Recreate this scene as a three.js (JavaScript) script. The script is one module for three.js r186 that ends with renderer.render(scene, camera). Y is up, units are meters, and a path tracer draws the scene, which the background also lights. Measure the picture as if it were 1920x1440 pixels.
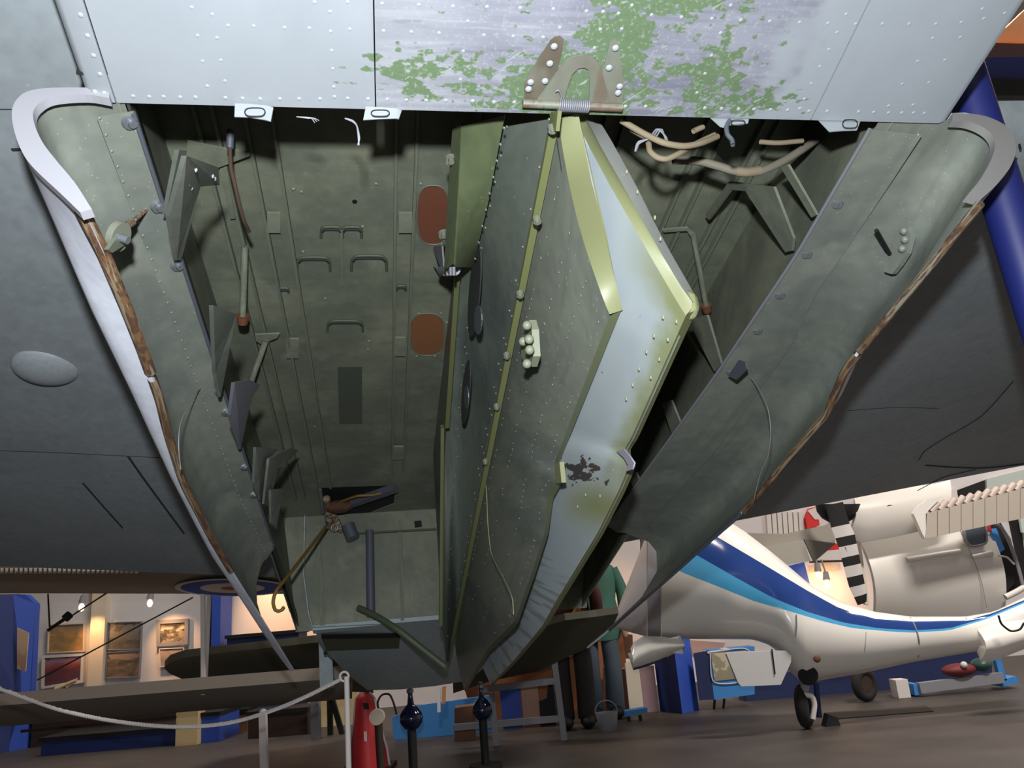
import * as THREE from 'three';
import { mergeGeometries, toCreasedNormals } from 'three/addons/utils/BufferGeometryUtils.js';
import { RectAreaLightUniformsLib } from 'three/addons/lights/RectAreaLightUniformsLib.js';

// ---------------------------------------------------------------- camera, lights, exposure
const scene = new THREE.Scene();
scene.background = new THREE.Color(0x000000);
const FOC = 1507, PITCH = THREE.MathUtils.degToRad(15.5), ROLL = THREE.MathUtils.degToRad(-4.7);
const camera = new THREE.PerspectiveCamera(2 * Math.atan(720 / FOC) * 180 / Math.PI, 4 / 3, 0.05, 80);
camera.position.set(0, 1.1, 0);
camera.rotation.set(PITCH, 0, ROLL);
camera.updateMatrixWorld();
const renderer = new THREE.WebGLRenderer({ antialias: true });
renderer.toneMapping = THREE.LinearToneMapping;
renderer.toneMappingExposure = 1.0;
renderer.shadowMap.enabled = true;
RectAreaLightUniformsLib.init();
// the flash of the camera, a hand's width above the lens
const flash = new THREE.PointLight(0xf4f8ff, 16.5, 0, 2);
flash.castShadow = true; flash.shadow.radius = 1.1; flash.shadow.mapSize.set(2048, 2048);
scene.add(flash);                                    // placed below, once the aircraft frame is known
const WARM = 0xffbf80;

// ---------------------------------------------------------------- measuring helpers
const V = (x, y, z) => new THREE.Vector3(x, y, z);
const CAM = V(0, 1.1, 0);
const rot = new THREE.Matrix4().makeRotationFromEuler(new THREE.Euler(PITCH, 0, ROLL, 'XYZ'));
const ray = (x, y) => V((x - 960) / FOC, -(y - 720) / FOC, -1).applyMatrix4(rot);
const at = (x, y, d) => ray(x, y).multiplyScalar(d).add(CAM);          // a sight line cut at a distance
const PZ = (x, y, z) => { const d = ray(x, y); return d.multiplyScalar(z / d.z).add(CAM); };   // ... at an upright plane of the hall
const PF = (x, y, h = 0) => { const d = ray(x, y); return d.multiplyScalar((h - 1.1) / d.y).add(CAM); };
// the bomber's own axes: L to starboard side of the picture, U up from the belly, A aft along the bay
const A = ray(731, 1700).normalize(), L = A.clone().cross(V(0, 1, 0)).normalize(), U = L.clone().cross(A);
const O = at(1075, 200, 1.25);
const F = (l, u, a) => O.clone().addScaledVector(L, l).addScaledVector(U, u).addScaledVector(A, a);
const cut = (x, y, n, k) => { const d = ray(x, y); return d.multiplyScalar((k + O.clone().sub(CAM).dot(n)) / d.dot(n)).add(CAM); };
const PU = (x, y, u) => cut(x, y, U, u), PL = (x, y, l) => cut(x, y, L, l), PA = (x, y, a) => cut(x, y, A, a);
const lua = (p) => { const q = p.clone().sub(O); return [q.dot(L), q.dot(U), q.dot(A)]; };
const roofU = (a) => 0.37 + 0.05 * a;
const PR = (x, y, down = 0) => { let u = 0.39; for (let i = 0; i < 12; i++) u = roofU(lua(PU(x, y, u))[2]) - down; return PU(x, y, u); };
flash.position.copy(F(-0.342, -0.885, -0.92));

// ---------------------------------------------------------------- seeded noise and textures
let seed = 7;
const rnd = () => { seed = (seed * 1664525 + 1013904223) >>> 0; return seed / 4294967296; };
const hash = (x, y, s) => { let h = Math.imul(x, 374761393) ^ Math.imul(y, 668265263) ^ Math.imul(s, 974634777); h = Math.imul(h ^ (h >>> 13), 1274126177); return ((h ^ (h >>> 16)) >>> 0) / 4294967296; };
function noise(x, y, px, py, s) {                                      // value noise, tiles after px, py cells
  const xi = Math.floor(x), yi = Math.floor(y), fx = x - xi, fy = y - yi, u = fx * fx * (3 - 2 * fx), v = fy * fy * (3 - 2 * fy);
  const w = (a, n) => ((a % n) + n) % n, h = (i, j) => hash(w(xi + i, px), w(yi + j, py), s);
  return (h(0, 0) * (1 - u) + h(1, 0) * u) * (1 - v) + (h(0, 1) * (1 - u) + h(1, 1) * u) * v;
}
function fbm(x, y, px, py, s, o = 4) { let a = 0.5, t = 0, n = 0; for (let i = 0; i < o; i++) { t += a * noise(x, y, px, py, s + i); n += a; a *= 0.55; x *= 2; y *= 2; px *= 2; py *= 2; } return t / n; }
const sm = (a, b, x) => { const t = Math.min(1, Math.max(0, (x - a) / (b - a))); return t * t * (3 - 2 * t); };
function tex(w, h, fn, srgb = true, repeat = true) {                  // fn(u, v) -> [r, g, b] 0..1
  const d = new Uint8Array(w * h * 4);
  for (let j = 0; j < h; j++) for (let i = 0; i < w; i++) {
    const c = fn(i / w, j / h), k = (j * w + i) * 4;
    d[k] = Math.max(0, Math.min(255, c[0] * 255)); d[k + 1] = Math.max(0, Math.min(255, c[1] * 255)); d[k + 2] = Math.max(0, Math.min(255, c[2] * 255)); d[k + 3] = 255;
  }
  const t = new THREE.DataTexture(d, w, h, THREE.RGBAFormat);
  t.magFilter = THREE.LinearFilter; t.minFilter = THREE.LinearMipmapLinearFilter; t.generateMipmaps = true;
  if (srgb) t.colorSpace = THREE.SRGBColorSpace;
  if (repeat) t.wrapS = t.wrapT = THREE.RepeatWrapping;
  t.needsUpdate = true;
  return t;
}
const mixc = (a, b, t) => [a[0] + (b[0] - a[0]) * t, a[1] + (b[1] - a[1]) * t, a[2] + (b[2] - a[2]) * t];
const hex = (h) => [(h >> 16 & 255) / 255, (h >> 8 & 255) / 255, (h & 255) / 255];
function paint(base, dark, light, s, { speck = 0.02, streak = 0.35, n = 512 } = {}) {
  const b = hex(base), d = hex(dark), l = hex(light);
  return tex(n, n, (u, v) => {
    const big = fbm(u * 4, v * 4, 4, 4, s, 5), fine = fbm(u * 48, v * 48, 48, 48, s + 9, 3), st = fbm(u * 3, v * 40, 3, 40, s + 20, 3);
    let c = mixc(b, d, sm(0.45, 0.75, big) * 0.75);
    c = mixc(c, d, sm(0.55, 0.8, st) * streak);
    c = mixc(c, l, sm(0.6, 0.85, fbm(u * 9, v * 9, 9, 9, s + 30, 4)) * 0.5);
    c = c.map((x) => x * (0.94 + 0.12 * fine));
    if (hash(Math.floor(u * n / 2), Math.floor(v * n / 2), s + 40) > 1 - speck * 0.1) c = mixc(c, [0.85, 0.86, 0.82], 0.5);
    return c;
  });
}
const T = {
  olive: paint(0x8e937c, 0x717868, 0x9ea48f, 11, { n: 1024, speck: 0.03 }),
  door: paint(0x8b9184, 0x747b75, 0x9ca294, 23, { n: 1024, speck: 0.03 }),
  keel: paint(0x8d9385, 0x727a74, 0x999f8e, 31, { speck: 0.05 }),
  white: paint(0xaeb2b6, 0xa0a4a9, 0xb8bcbf, 41, { speck: 0.004, streak: 0.2 }),
  wing: paint(0xa6afb1, 0x9da6a8, 0xadb5b6, 51, { speck: 0.004, streak: 0.2 }),
  rust: tex(256, 256, (u, v) => {
    const f = fbm(u * 6, v * 10, 6, 10, 61, 5), g = fbm(u * 30, v * 8, 30, 8, 67, 3);
    let c = mixc(hex(0x6d5340), hex(0x9a7a58), sm(0.35, 0.65, g));
    if (f > 0.6) c = mixc(c, hex(0xb9b7a6), sm(0.6, 0.66, f));
    return c;
  }),
  grain: tex(256, 256, (u, v) => { const f = fbm(u * 24, v * 24, 24, 24, 71, 4); return [f, f, f]; }, false),
  dent: tex(256, 256, (u, v) => { const f = fbm(u * 5, v * 5, 5, 5, 77, 4); return [f, f, f]; }, false),
  floor: tex(1024, 1024, (u, v) => { const f = fbm(u * 6, v * 6, 6, 6, 81, 5), g = fbm(u * 90, v * 90, 90, 90, 85, 2); return mixc(hex(0x3c3733), hex(0x4b443f), f).map((c) => c * (0.88 + 0.24 * g)); }),
};
// worn belly paint: white at the sides, bare metal in the middle, old green in scabs
T.belly = tex(2048, 1024, (u, v) => {                                 // u along l -0.72..0.70, v along a -0.62..0.02
  const P = 4096, l = -0.72 + 1.42 * u, a = -0.62 + 0.64 * v;
  const n1 = fbm(u * 95, v * 60, P, P, 91, 5), n0 = fbm(u * 26, v * 13, P, P, 93, 4), n2 = fbm(u * 18, v * 8, P, P, 95, 4), st = fbm(u * 9, v * 75, P, P, 97, 4), fine = fbm(u * 380, v * 170, P, P, 99, 3);
  let c = mixc(hex(0xaab1b5), hex(0xa1a8ac), n2);
  const edge = n2 - 0.5;
  const bare = sm(-0.312, -0.296, l) * (1 - sm(0.27, 0.36, l + edge * 0.25));
  let metal = mixc(hex(0x858792), hex(0x9c9ea8), sm(0.3, 0.65, n2 * 0.5 + st * 0.5));
  metal = mixc(metal, hex(0xb4b7bb), sm(0.55, 0.7, st) * (1 - sm(-0.02, 0.12, l)) * 0.8);
  metal = mixc(metal, hex(0xa9adb2), sm(-0.02, -0.26, l) * 0.6);
  metal = mixc(metal, hex(0x6f717c), sm(0.62, 0.8, fbm(u * 12, v * 40, P, P, 105, 3)) * 0.5);
  c = mixc(c, metal, bare * 0.95);
  const blob = (x, y, rx, ry) => Math.exp(-Math.pow((l - x) / rx, 2) - Math.pow((a - y) / ry, 2));
  const gw = Math.max(1.1 * blob(0.0, -0.03, 0.14, 0.08), 0.55 * blob(-0.24, -0.05, 0.1, 0.04), 0.7 * blob(0.0, -0.22, 0.2, 0.09), blob(0.045, -0.13, 0.07, 0.1), 0.9 * blob(0.1, -0.22, 0.14, 0.1), 0.75 * blob(0.2, -0.06, 0.07, 0.09), 0.7 * blob(0.27, -0.02, 0.1, 0.035), 0.55 * blob(-0.16, -0.04, 0.12, 0.05), 0.4 * blob(0.24, -0.14, 0.08, 0.05));
  const thr = 0.775 - 0.47 * Math.min(1, gw), g = n1 * 0.56 + n0 * 0.2 + st * 0.24;
  const green = sm(thr, thr + 0.06, g * 1.13) * (gw > 0.1 ? 1 : 0);
  c = mixc(c, mixc(hex(0x5f7952), hex(0x748b64), fine), green * 0.88);
  if (fine > 0.68 && bare > 0.5) c = mixc(c, hex(0xb9bcbc), 0.4);
  if (gw > 0.3 && fbm((u + v * 0.5) * 190, v * 30, P, P, 107, 2) > 0.84) c = mixc(c, hex(0xb4bbb2), 0.7);
  return c;
}, true, false);
// outer skin of the inner door: white with olive overspray along its edges, chips and run-off dirt towards the tail
T.inner = tex(1024, 512, (u, v) => {                                  // u front -> rear, v hinge -> free edge
  const n = fbm(u * 20, v * 10, 4096, 4096, 111, 4), st = fbm(u * 110, v * 4, 4096, 4096, 115, 3);
  let c = mixc(hex(0xc0cbca), hex(0xb4c0c4), n);
  const olive = hex(0x8f9560);
  const o = Math.max(sm(0.07, 0.01, u + (n - 0.5) * 0.04) * sm(0.45, 0.95, v), sm(0.84, 1.02, v + (n - 0.5) * 0.12) * sm(0.62, 0.3, u), Math.exp(-Math.pow((u - 0.5) / 0.05, 2)) * sm(0.6, 0.95, v));
  c = mixc(c, olive, 0.85 * o);
  const tail = sm(0.55, 0.75, u);
  c = mixc(c, hex(0xcdd8dc), tail * 0.6); c = mixc(c, hex(0x8a9480), tail * sm(0.52, 0.75, st) * 0.6);
  const chip = Math.exp(-Math.pow((u - 0.435) / 0.03, 2) - Math.pow((v - 0.72) / 0.17, 2)) * 0.45 + fbm(u * 70, v * 26, 4096, 4096, 119, 4);
  if (chip > 0.86) c = mixc(hex(0x4b4f51), hex(0x5c4a40), n);
  return c;
}, true, false);

let TONE = 0.667;                                                      // the bomber's weathered paints are darker than fresh ones
const std = (o) => { const m = new THREE.MeshStandardMaterial({ roughness: 0.6, metalness: 0, side: THREE.DoubleSide, ...o }); m.color.multiplyScalar(TONE); return m; };
const M = {
  belly: std({ map: T.belly, roughness: 0.42, bumpMap: T.dent, bumpScale: 0.0006 }),
  white: std({ map: T.white, color: new THREE.Color(1.65, 1.65, 1.7), roughness: 0.5 }),
  doorWhite: std({ map: T.white, color: new THREE.Color(2.3, 2.3, 2.4), roughness: 0.5 }),
  whiteEdge: std({ color: 0xb4b5bb, roughness: 0.55 }),
  olive: std({ map: T.olive, roughness: 0.55, bumpMap: T.grain, bumpScale: 0.0003 }),
  door: std({ map: T.door, roughness: 0.5, bumpMap: T.grain, bumpScale: 0.0003 }),
  keel: std({ map: T.keel, color: 0xe2e9ea, roughness: 0.42, metalness: 0.1 }),
  greenDark: std({ color: 0x59634a, roughness: 0.55 }),
  lime: std({ color: 0x9a9f72, roughness: 0.45 }),
  limeDark: std({ color: 0x848a5a, roughness: 0.5 }),
  wing: std({ map: T.wing, roughness: 0.55 }),
  line: std({ color: 0x2b3033, roughness: 0.8 }),
  rust: std({ map: T.rust, roughness: 0.85 }),
  rubber: std({ color: 0xd6c6ae, map: T.rust, roughness: 0.9 }),
  metal: std({ color: 0x9aa0a4, roughness: 0.42, metalness: 0.6 }),
  steelBlue: std({ color: 0x70757f, roughness: 0.5, metalness: 0.35 }),
  worn: std({ color: 0x94969c, roughness: 0.5, metalness: 0.2 }),
  black: std({ color: 0x0b0b0c, roughness: 0.7 }),
  inner: std({ map: T.inner, roughness: 0.42 }),
  orange: std({ color: 0x92603a, roughness: 0.75 }), brick: std({ color: 0x7d4a32, roughness: 0.75 }),
  cable: std({ color: 0x96896e, roughness: 0.8 }), cableGrey: std({ color: 0x8b8672, roughness: 0.8 }), cord: std({ color: 0x54402f, roughness: 0.8 }),
  lacing: std({ color: 0xa6a9b0, roughness: 0.7 }),
  yellow: std({ color: 0x8a6a2c, roughness: 0.6 }),
  rivet: std({ color: 0xb4babc, roughness: 0.4 }), rivetOlive: std({ color: 0x9ba08c, roughness: 0.4, metalness: 0.3 }),
  clip: std({ color: 0xaab2b4, roughness: 0.45 }),
  blueSteel: std({ color: 0x1c2870, roughness: 0.5 }),
};

// ---------------------------------------------------------------- geometry helpers
function grid(rows, { flip = false, uv = null } = {}) {               // rows of points -> open sheet, uv in metres unless uv(i, j, p) is given
  const R = rows.length, C = rows[0].length, pos = [], uvs = [], idx = [];
  let s = 0;
  rows.forEach((row, i) => {
    if (i) s += row[C >> 1].distanceTo(rows[i - 1][C >> 1]);
    let t = 0;
    row.forEach((p, j) => { if (j) t += p.distanceTo(row[j - 1]); pos.push(p.x, p.y, p.z); uvs.push(...(uv ? uv(i / (R - 1), j / (C - 1), p) : [s, t])); });
  });
  for (let i = 0; i < R - 1; i++) for (let j = 0; j < C - 1; j++) { const a = i * C + j, b = a + 1, c = a + C, d = c + 1; idx.push(...(flip ? [a, c, b, b, c, d] : [a, b, c, b, d, c])); }
  const g = new THREE.BufferGeometry();
  g.setAttribute('position', new THREE.Float32BufferAttribute(pos, 3)); g.setAttribute('uv', new THREE.Float32BufferAttribute(uvs, 2)); g.setIndex(idx);
  g.computeVertexNormals();
  return g;
}
const bare = (g) => { const h = g.index ? g.toNonIndexed() : g; for (const k of Object.keys(h.attributes)) if (!['position', 'normal', 'uv'].includes(k)) h.deleteAttribute(k); return h; };
const join = (list) => mergeGeometries(list.map(bare));
function solid(rows, thick, opt = {}) {                               // sheet with thickness along its normals
  const g = grid(rows, opt), n = g.attributes.normal, C = rows[0].length;
  const back = rows.map((r, i) => r.map((p, j) => { const k = i * C + j; return p.clone().addScaledVector(V(n.getX(k), n.getY(k), n.getZ(k)), -thick); }));
  const rim = (a, b) => grid([a, b]);
  const first = rows[0], last = rows[rows.length - 1], bf = back[0], bl = back[back.length - 1];
  const col = (m, j) => m.map((r) => r[j]);
  return join([g, grid(back, { ...opt, flip: !opt.flip }), rim(first, bf), rim(bl, last), rim(col(back, 0), col(rows, 0)), rim(col(rows, C - 1), col(back, C - 1))]);
}
function prism(pts, off, holes = []) {                                // flat outline pushed back by the vector off
  const o = pts[0], n = V(0, 0, 0);
  pts.forEach((p, i) => { const q = pts[(i + 1) % pts.length]; n.add(p.clone().sub(o).cross(q.clone().sub(o))); });
  n.normalize();
  let e = pts[1].clone().sub(o); if (e.lengthSq() < 1e-9) e = pts[2].clone().sub(o); e.normalize();
  const f = n.clone().cross(e), to2 = (p) => { const q = p.clone().sub(o); return new THREE.Vector2(q.dot(e), q.dot(f)); };
  const c2 = pts.map(to2), h2 = holes.map((h) => h.map(to2)), all = [...pts, ...holes.flat()], all2 = [...c2, ...h2.flat()];
  const tri = THREE.ShapeUtils.triangulateShape(c2, h2), pos = [], uv = [];
  const put = (p, t) => { pos.push(p.x, p.y, p.z); uv.push(t.x, t.y); };
  const b = all.map((p) => p.clone().add(off));
  for (const t of tri) { for (const k of t) put(all[k], all2[k]); for (const k of [t[2], t[1], t[0]]) put(b[k], all2[k]); }
  const len = off.length();
  for (const loop of [pts, ...holes]) { let s = 0; loop.forEach((p, i) => { const q = loop[(i + 1) % loop.length], d = p.distanceTo(q), pb = p.clone().add(off), qb = q.clone().add(off), A0 = new THREE.Vector2(s, 0), A1 = new THREE.Vector2(s + d, 0), B0 = new THREE.Vector2(s, len), B1 = new THREE.Vector2(s + d, len); put(p, A0); put(pb, B0); put(q, A1); put(q, A1); put(pb, B0); put(qb, B1); s += d; }); }
  const g = new THREE.BufferGeometry();
  g.setAttribute('position', new THREE.Float32BufferAttribute(pos, 3)); g.setAttribute('uv', new THREE.Float32BufferAttribute(uv, 2));
  g.computeVertexNormals();
  return g;
}
const smooth = (pts, n = 24, tension = 0.5) => new THREE.CatmullRomCurve3(pts, false, 'catmullrom', tension).getPoints(n);
const tube = (pts, r, seg = 40, rad = 8) => new THREE.TubeGeometry(new THREE.CatmullRomCurve3(pts, false, 'catmullrom', 0.4), seg, r, rad, false);
function rod(p, q, r, r2 = r, rad = 12) {                             // capped round bar between two points
  const g = new THREE.CylinderGeometry(r2, r, p.distanceTo(q), rad);
  g.applyQuaternion(new THREE.Quaternion().setFromUnitVectors(V(0, 1, 0), q.clone().sub(p).normalize()));
  return g.translate((p.x + q.x) / 2, (p.y + q.y) / 2, (p.z + q.z) / 2);
}
function bar(p, q, w, h, up) {                                        // squared bar between two points; w across, h along «up»
  const z = q.clone().sub(p), len = z.length(); z.normalize();
  const x = up.clone().cross(z).normalize(), y = z.clone().cross(x);
  const g = new THREE.BoxGeometry(w, h, len);
  g.applyMatrix4(new THREE.Matrix4().makeBasis(x, y, z));
  return g.translate((p.x + q.x) / 2, (p.y + q.y) / 2, (p.z + q.z) / 2);
}
const box = (x0, x1, y0, y1, z0, z1) => new THREE.BoxGeometry(x1 - x0, y1 - y0, z1 - z0).translate((x0 + x1) / 2, (y0 + y1) / 2, (z0 + z1) / 2);
const dome = (r, h, n = 10) => { const g = new THREE.SphereGeometry(r, n, 5, 0, Math.PI * 2, 0, Math.PI / 2); g.scale(1, h / r, 1); return g; };
function aim(g, p, n) { return g.clone().applyQuaternion(new THREE.Quaternion().setFromUnitVectors(V(0, 1, 0), n.clone().normalize())).translate(p.x, p.y, p.z); }
const lerpPath = (pts, t) => { const k = Math.min(pts.length - 2, Math.floor(t * (pts.length - 1))), f = t * (pts.length - 1) - k; return pts[k].clone().lerp(pts[k + 1], f); };

// ---------------------------------------------------------------- naming helpers
const taken = {};
function numbered(n) { const k = taken[n] = (taken[n] ?? -1) + 1; return k ? `${n}_${String(k).padStart(3, '0')}` : n; }
const shade = (o) => { o.traverse((m) => { if (m.isMesh) m.castShadow = m.receiveShadow = true; }); return o; };
function thing(name, label, category, base, group) {
  const o = new THREE.Group(); o.name = numbered(name); o.position.copy(base); o.userData = { label, category };
  if (group) o.userData.group = group;
  scene.add(o); return o;
}
const place = (parent) => { const p = V(0, 0, 0); for (let o = parent; o; o = o.parent) p.add(o.position); return p; };
function part(parent, name, geo, mat, label, kind) {                  // geo is given in the place's own metres
  const b = place(parent), m = new THREE.Mesh(geo.translate(-b.x, -b.y, -b.z), mat);
  m.name = numbered(name); if (label) m.userData.label = label; if (kind) m.userData.kind = kind;
  m.castShadow = m.receiveShadow = true; parent.add(m); return m;
}
function assembly(parent, name, label) { const g = new THREE.Group(); g.name = numbered(name); if (label) g.userData.label = label; parent.add(g); return g; }
function structure(name, geo, mat) { const m = new THREE.Mesh(geo, mat); m.name = name; m.userData.kind = 'structure'; m.castShadow = m.receiveShadow = true; scene.add(m); return m; }
function studs(parent, name, pts, n, r, h, mat) {                     // each rivet a mesh of its own on shared geometry
  const g = dome(r, h, 8), q = new THREE.Quaternion().setFromUnitVectors(V(0, 1, 0), n.clone().normalize()), b = place(parent);
  for (const p of pts) { const m = new THREE.Mesh(g, mat); m.name = numbered(name); m.position.copy(p).sub(b); m.quaternion.copy(q); m.castShadow = m.receiveShadow = true; parent.add(m); }
}
const heap = (parent, name, pts, n, r, h, mat) => part(parent, name, join(pts.map((p) => aim(dome(r, h, 7), p, n))), mat, undefined, 'stuff');
const DOWN = U.clone().negate();

// ================================================================ THE BOMBER
const bomber = thing('bomber_aircraft', 'pale grey bomber overhead with its olive bomb bay open, riveted scuffed belly and hanging doors', 'aircraft', O);
const col0 = (c) => std({ color: c, roughness: 0.8 });
const px = (list, fn) => list.map(([x, y]) => fn(x, y));
const bellyU = (a) => (a < 0 ? -0.055 * a : 0);
const PB = (x, y, off = 0) => { let u = 0; for (let i = 0; i < 8; i++) u = bellyU(lua(PU(x, y, u))[2]) - off; return PU(x, y, u); };

// ---- belly skin ahead of the bay: four riveted panels
const aSteps = [...Array(13).keys()].map((i) => 0.012 - 0.63 * i / 12);
const uvBelly = (i, j, p) => { const [l, , a] = lua(p); return [(l + 0.72) / 1.42, (a + 0.62) / 0.64]; };
const bellyPanel = (ls, us = () => 0) => solid(aSteps.map((a) => ls.map((l, j) => F(l, bellyU(a) + us(j), a))), 0.003, { uv: uvBelly, flip: true });
part(bomber, 'belly_panel', bellyPanel([-0.6665, -0.55, -0.42, -0.3045]), M.belly, 'white painted belly panel at the left');
part(bomber, 'belly_panel', bellyPanel([-0.3025, -0.1, 0.1, 0.25, 0.4045]), M.belly, 'middle belly panel worn to bare metal and green');
part(bomber, 'belly_panel', bellyPanel([0.4065, 0.5, 0.58, 0.642, 0.655], (j) => (j > 3 ? 0.006 : 0)), M.belly, 'white painted belly panel at the right');
part(bomber, 'corner_panel', bellyPanel([-0.712, -0.708, -0.703, -0.695, -0.6685], (j) => [0.05, 0.022, 0.01, 0.003, 0][j]), M.belly, 'narrow rolled panel along the belly corner');
for (const [s, l0] of [['left', -0.712], ['right', 0.655]]) part(bomber, 'fuselage_side', solid(aSteps.map((a) => [0.012, 0.2, 0.42, 0.7].map((u) => F(l0 + (l0 < 0 ? -0.36 : 0.55) * 0.085 * Math.min(1, u / 0.2), bellyU(a) + u + (l0 < 0 ? 0.03 : 0), a))), 0.004), M.white);
const PXR = [[360, 12], [398, 25], [428, 46], [476, 47], [534, 50], [580, 51], [371, 65], [407, 69], [380, 113], [414, 111], [422, 150], [389, 160], [590, 2], [619, 20], [620, 57], [622, 93], [624, 127], [626, 161], [627, 180],
  [250, 179], [280, 180], [307, 180], [338, 181], [367, 181], [423, 182], [455, 183], [488, 184], [525, 184], [561, 184], [600, 184], [152, 27], [165, 66], [176, 103], [188, 138], [178, 172], [196, 174], [652, 2], [716, 5], [785, 7], [849, 10], [913, 11], [975, 13],
  [656, 53], [719, 56], [771, 58], [823, 60], [907, 64], [962, 66], [1018, 68], [877, 38], [868, 94], [863, 147], [652, 183], [690, 184], [726, 185], [762, 186], [799, 187], [836, 187], [886, 188], [926, 190], [964, 190], [1037, 15], [1099, 19], [1142, 4], [1184, 8], [1130, 20], [1159, 23], [1221, 26], [1277, 30],
  [1049, 50], [1125, 53], [1165, 52], [1114, 88], [1172, 198], [1210, 198], [1334, 33], [1388, 36], [1442, 38], [1498, 40], [1350, 60], [1333, 102], [1321, 136], [1306, 172], [1369, 8], [1551, 42], [1603, 43], [1653, 43], [1703, 43], [1753, 43], [1801, 40], [1840, 15], [1843, 33], [1882, 23], [1585, 25], [1568, 59], [1553, 91], [1536, 123], [1520, 155], [1507, 184], [1747, 70], [1799, 68], [1719, 113], [1770, 111], [1690, 156], [1740, 153], [1665, 197], [1711, 195],
  [1321, 201], [1352, 202], [1384, 203], [1413, 203], [1444, 204], [1476, 205], [1499, 202], [1516, 207], [1550, 207], [1609, 208], [1637, 209], [1665, 210], [1690, 210], [1712, 210], [1732, 211]];
studs(bomber, 'rivet', PXR.map(([x, y]) => PB(x, y, 0.0002)), DOWN, 0.0046, 0.0036, M.rivet);
heap(bomber, 'empty_rivet_hole', [[1446, 13], [1444, 169], [1455, 190], [339, 178], [436, 57], [1233, 167]].map(([x, y]) => PB(x, y, 0.0001)), DOWN, 0.0028, 0.0004, M.black);

// ---- spring hinge bracket under the belly edge
{
  const B = (list, off) => px(list, (x, y) => PB(x, y, off)), up = U.clone().multiplyScalar(0.0028);
  const g = assembly(bomber, 'spring_bracket', 'rusty hinge bracket with coil spring');
  const wornGreen = std({ map: paint(0x8f9a86, 0x6d5a4a, 0xb9bcb4, 131, { n: 256 }), roughness: 0.45, metalness: 0.25 });
  const wornRed = std({ map: paint(0x8d9282, 0x7a5a48, 0x9aa08c, 137, { n: 256 }), roughness: 0.5, metalness: 0.2 });
  part(g, 'bracket_ear', prism(B([[984, 198], [983, 158], [990, 142], [1032, 77], [1040, 70], [1050, 68], [1057, 75], [1055, 92], [1046, 130], [1030, 150], [1012, 178], [1008, 198]], 0.005), up), wornGreen);
  part(g, 'bracket_ear', prism(B([[1128, 140], [1143, 82], [1149, 75], [1157, 76], [1160, 84], [1170, 160], [1166, 203], [1140, 200]], 0.005), up), wornRed);
  part(g, 'hinge_loop', prism(B([[1006, 200], [1008, 186], [1050, 128], [1060, 115], [1074, 107], [1094, 104], [1112, 108], [1122, 117], [1128, 131], [1142, 182], [1141, 204]], 0.009), up, [B([[1058, 186], [1066, 158], [1073, 140], [1084, 129], [1096, 127], [1103, 131], [1106, 145], [1105, 190]], 0.009)]), wornRed);
  part(g, 'hinge_tube', rod(PB(980, 194, 0.012), PB(1166, 202, 0.012), 0.0065, 0.0065, 16), wornRed);
  const c0 = PB(1046, 197, 0.013), c1 = PB(1104, 199.5, 0.013), ax = c1.clone().sub(c0), coil = [];
  for (let i = 0; i <= 200; i++) { const th = i / 200 * 15 * Math.PI * 2; coil.push(c0.clone().addScaledVector(ax, i / 200).addScaledVector(U, Math.cos(th) * 0.0085).addScaledVector(A, Math.sin(th) * 0.0085)); }
  part(g, 'coil_spring', new THREE.TubeGeometry(new THREE.CatmullRomCurve3(coil), 420, 0.0016, 6), M.worn, 'pale coil spring');
  part(g, 'spring_hook', tube(B([[1050, 192], [1053, 182], [1050, 173], [1046, 169], [1042, 172]], 0.016), 0.0014, 20, 6), M.worn);
  studs(g, 'bracket_rivet', B([[1039, 87], [1031, 119], [995, 154], [991, 167], [1022, 152], [1154, 90], [1142, 127], [1162, 162], [1159, 174]], 0.008), DOWN, 0.0055, 0.0035, M.rivet);
}
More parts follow.
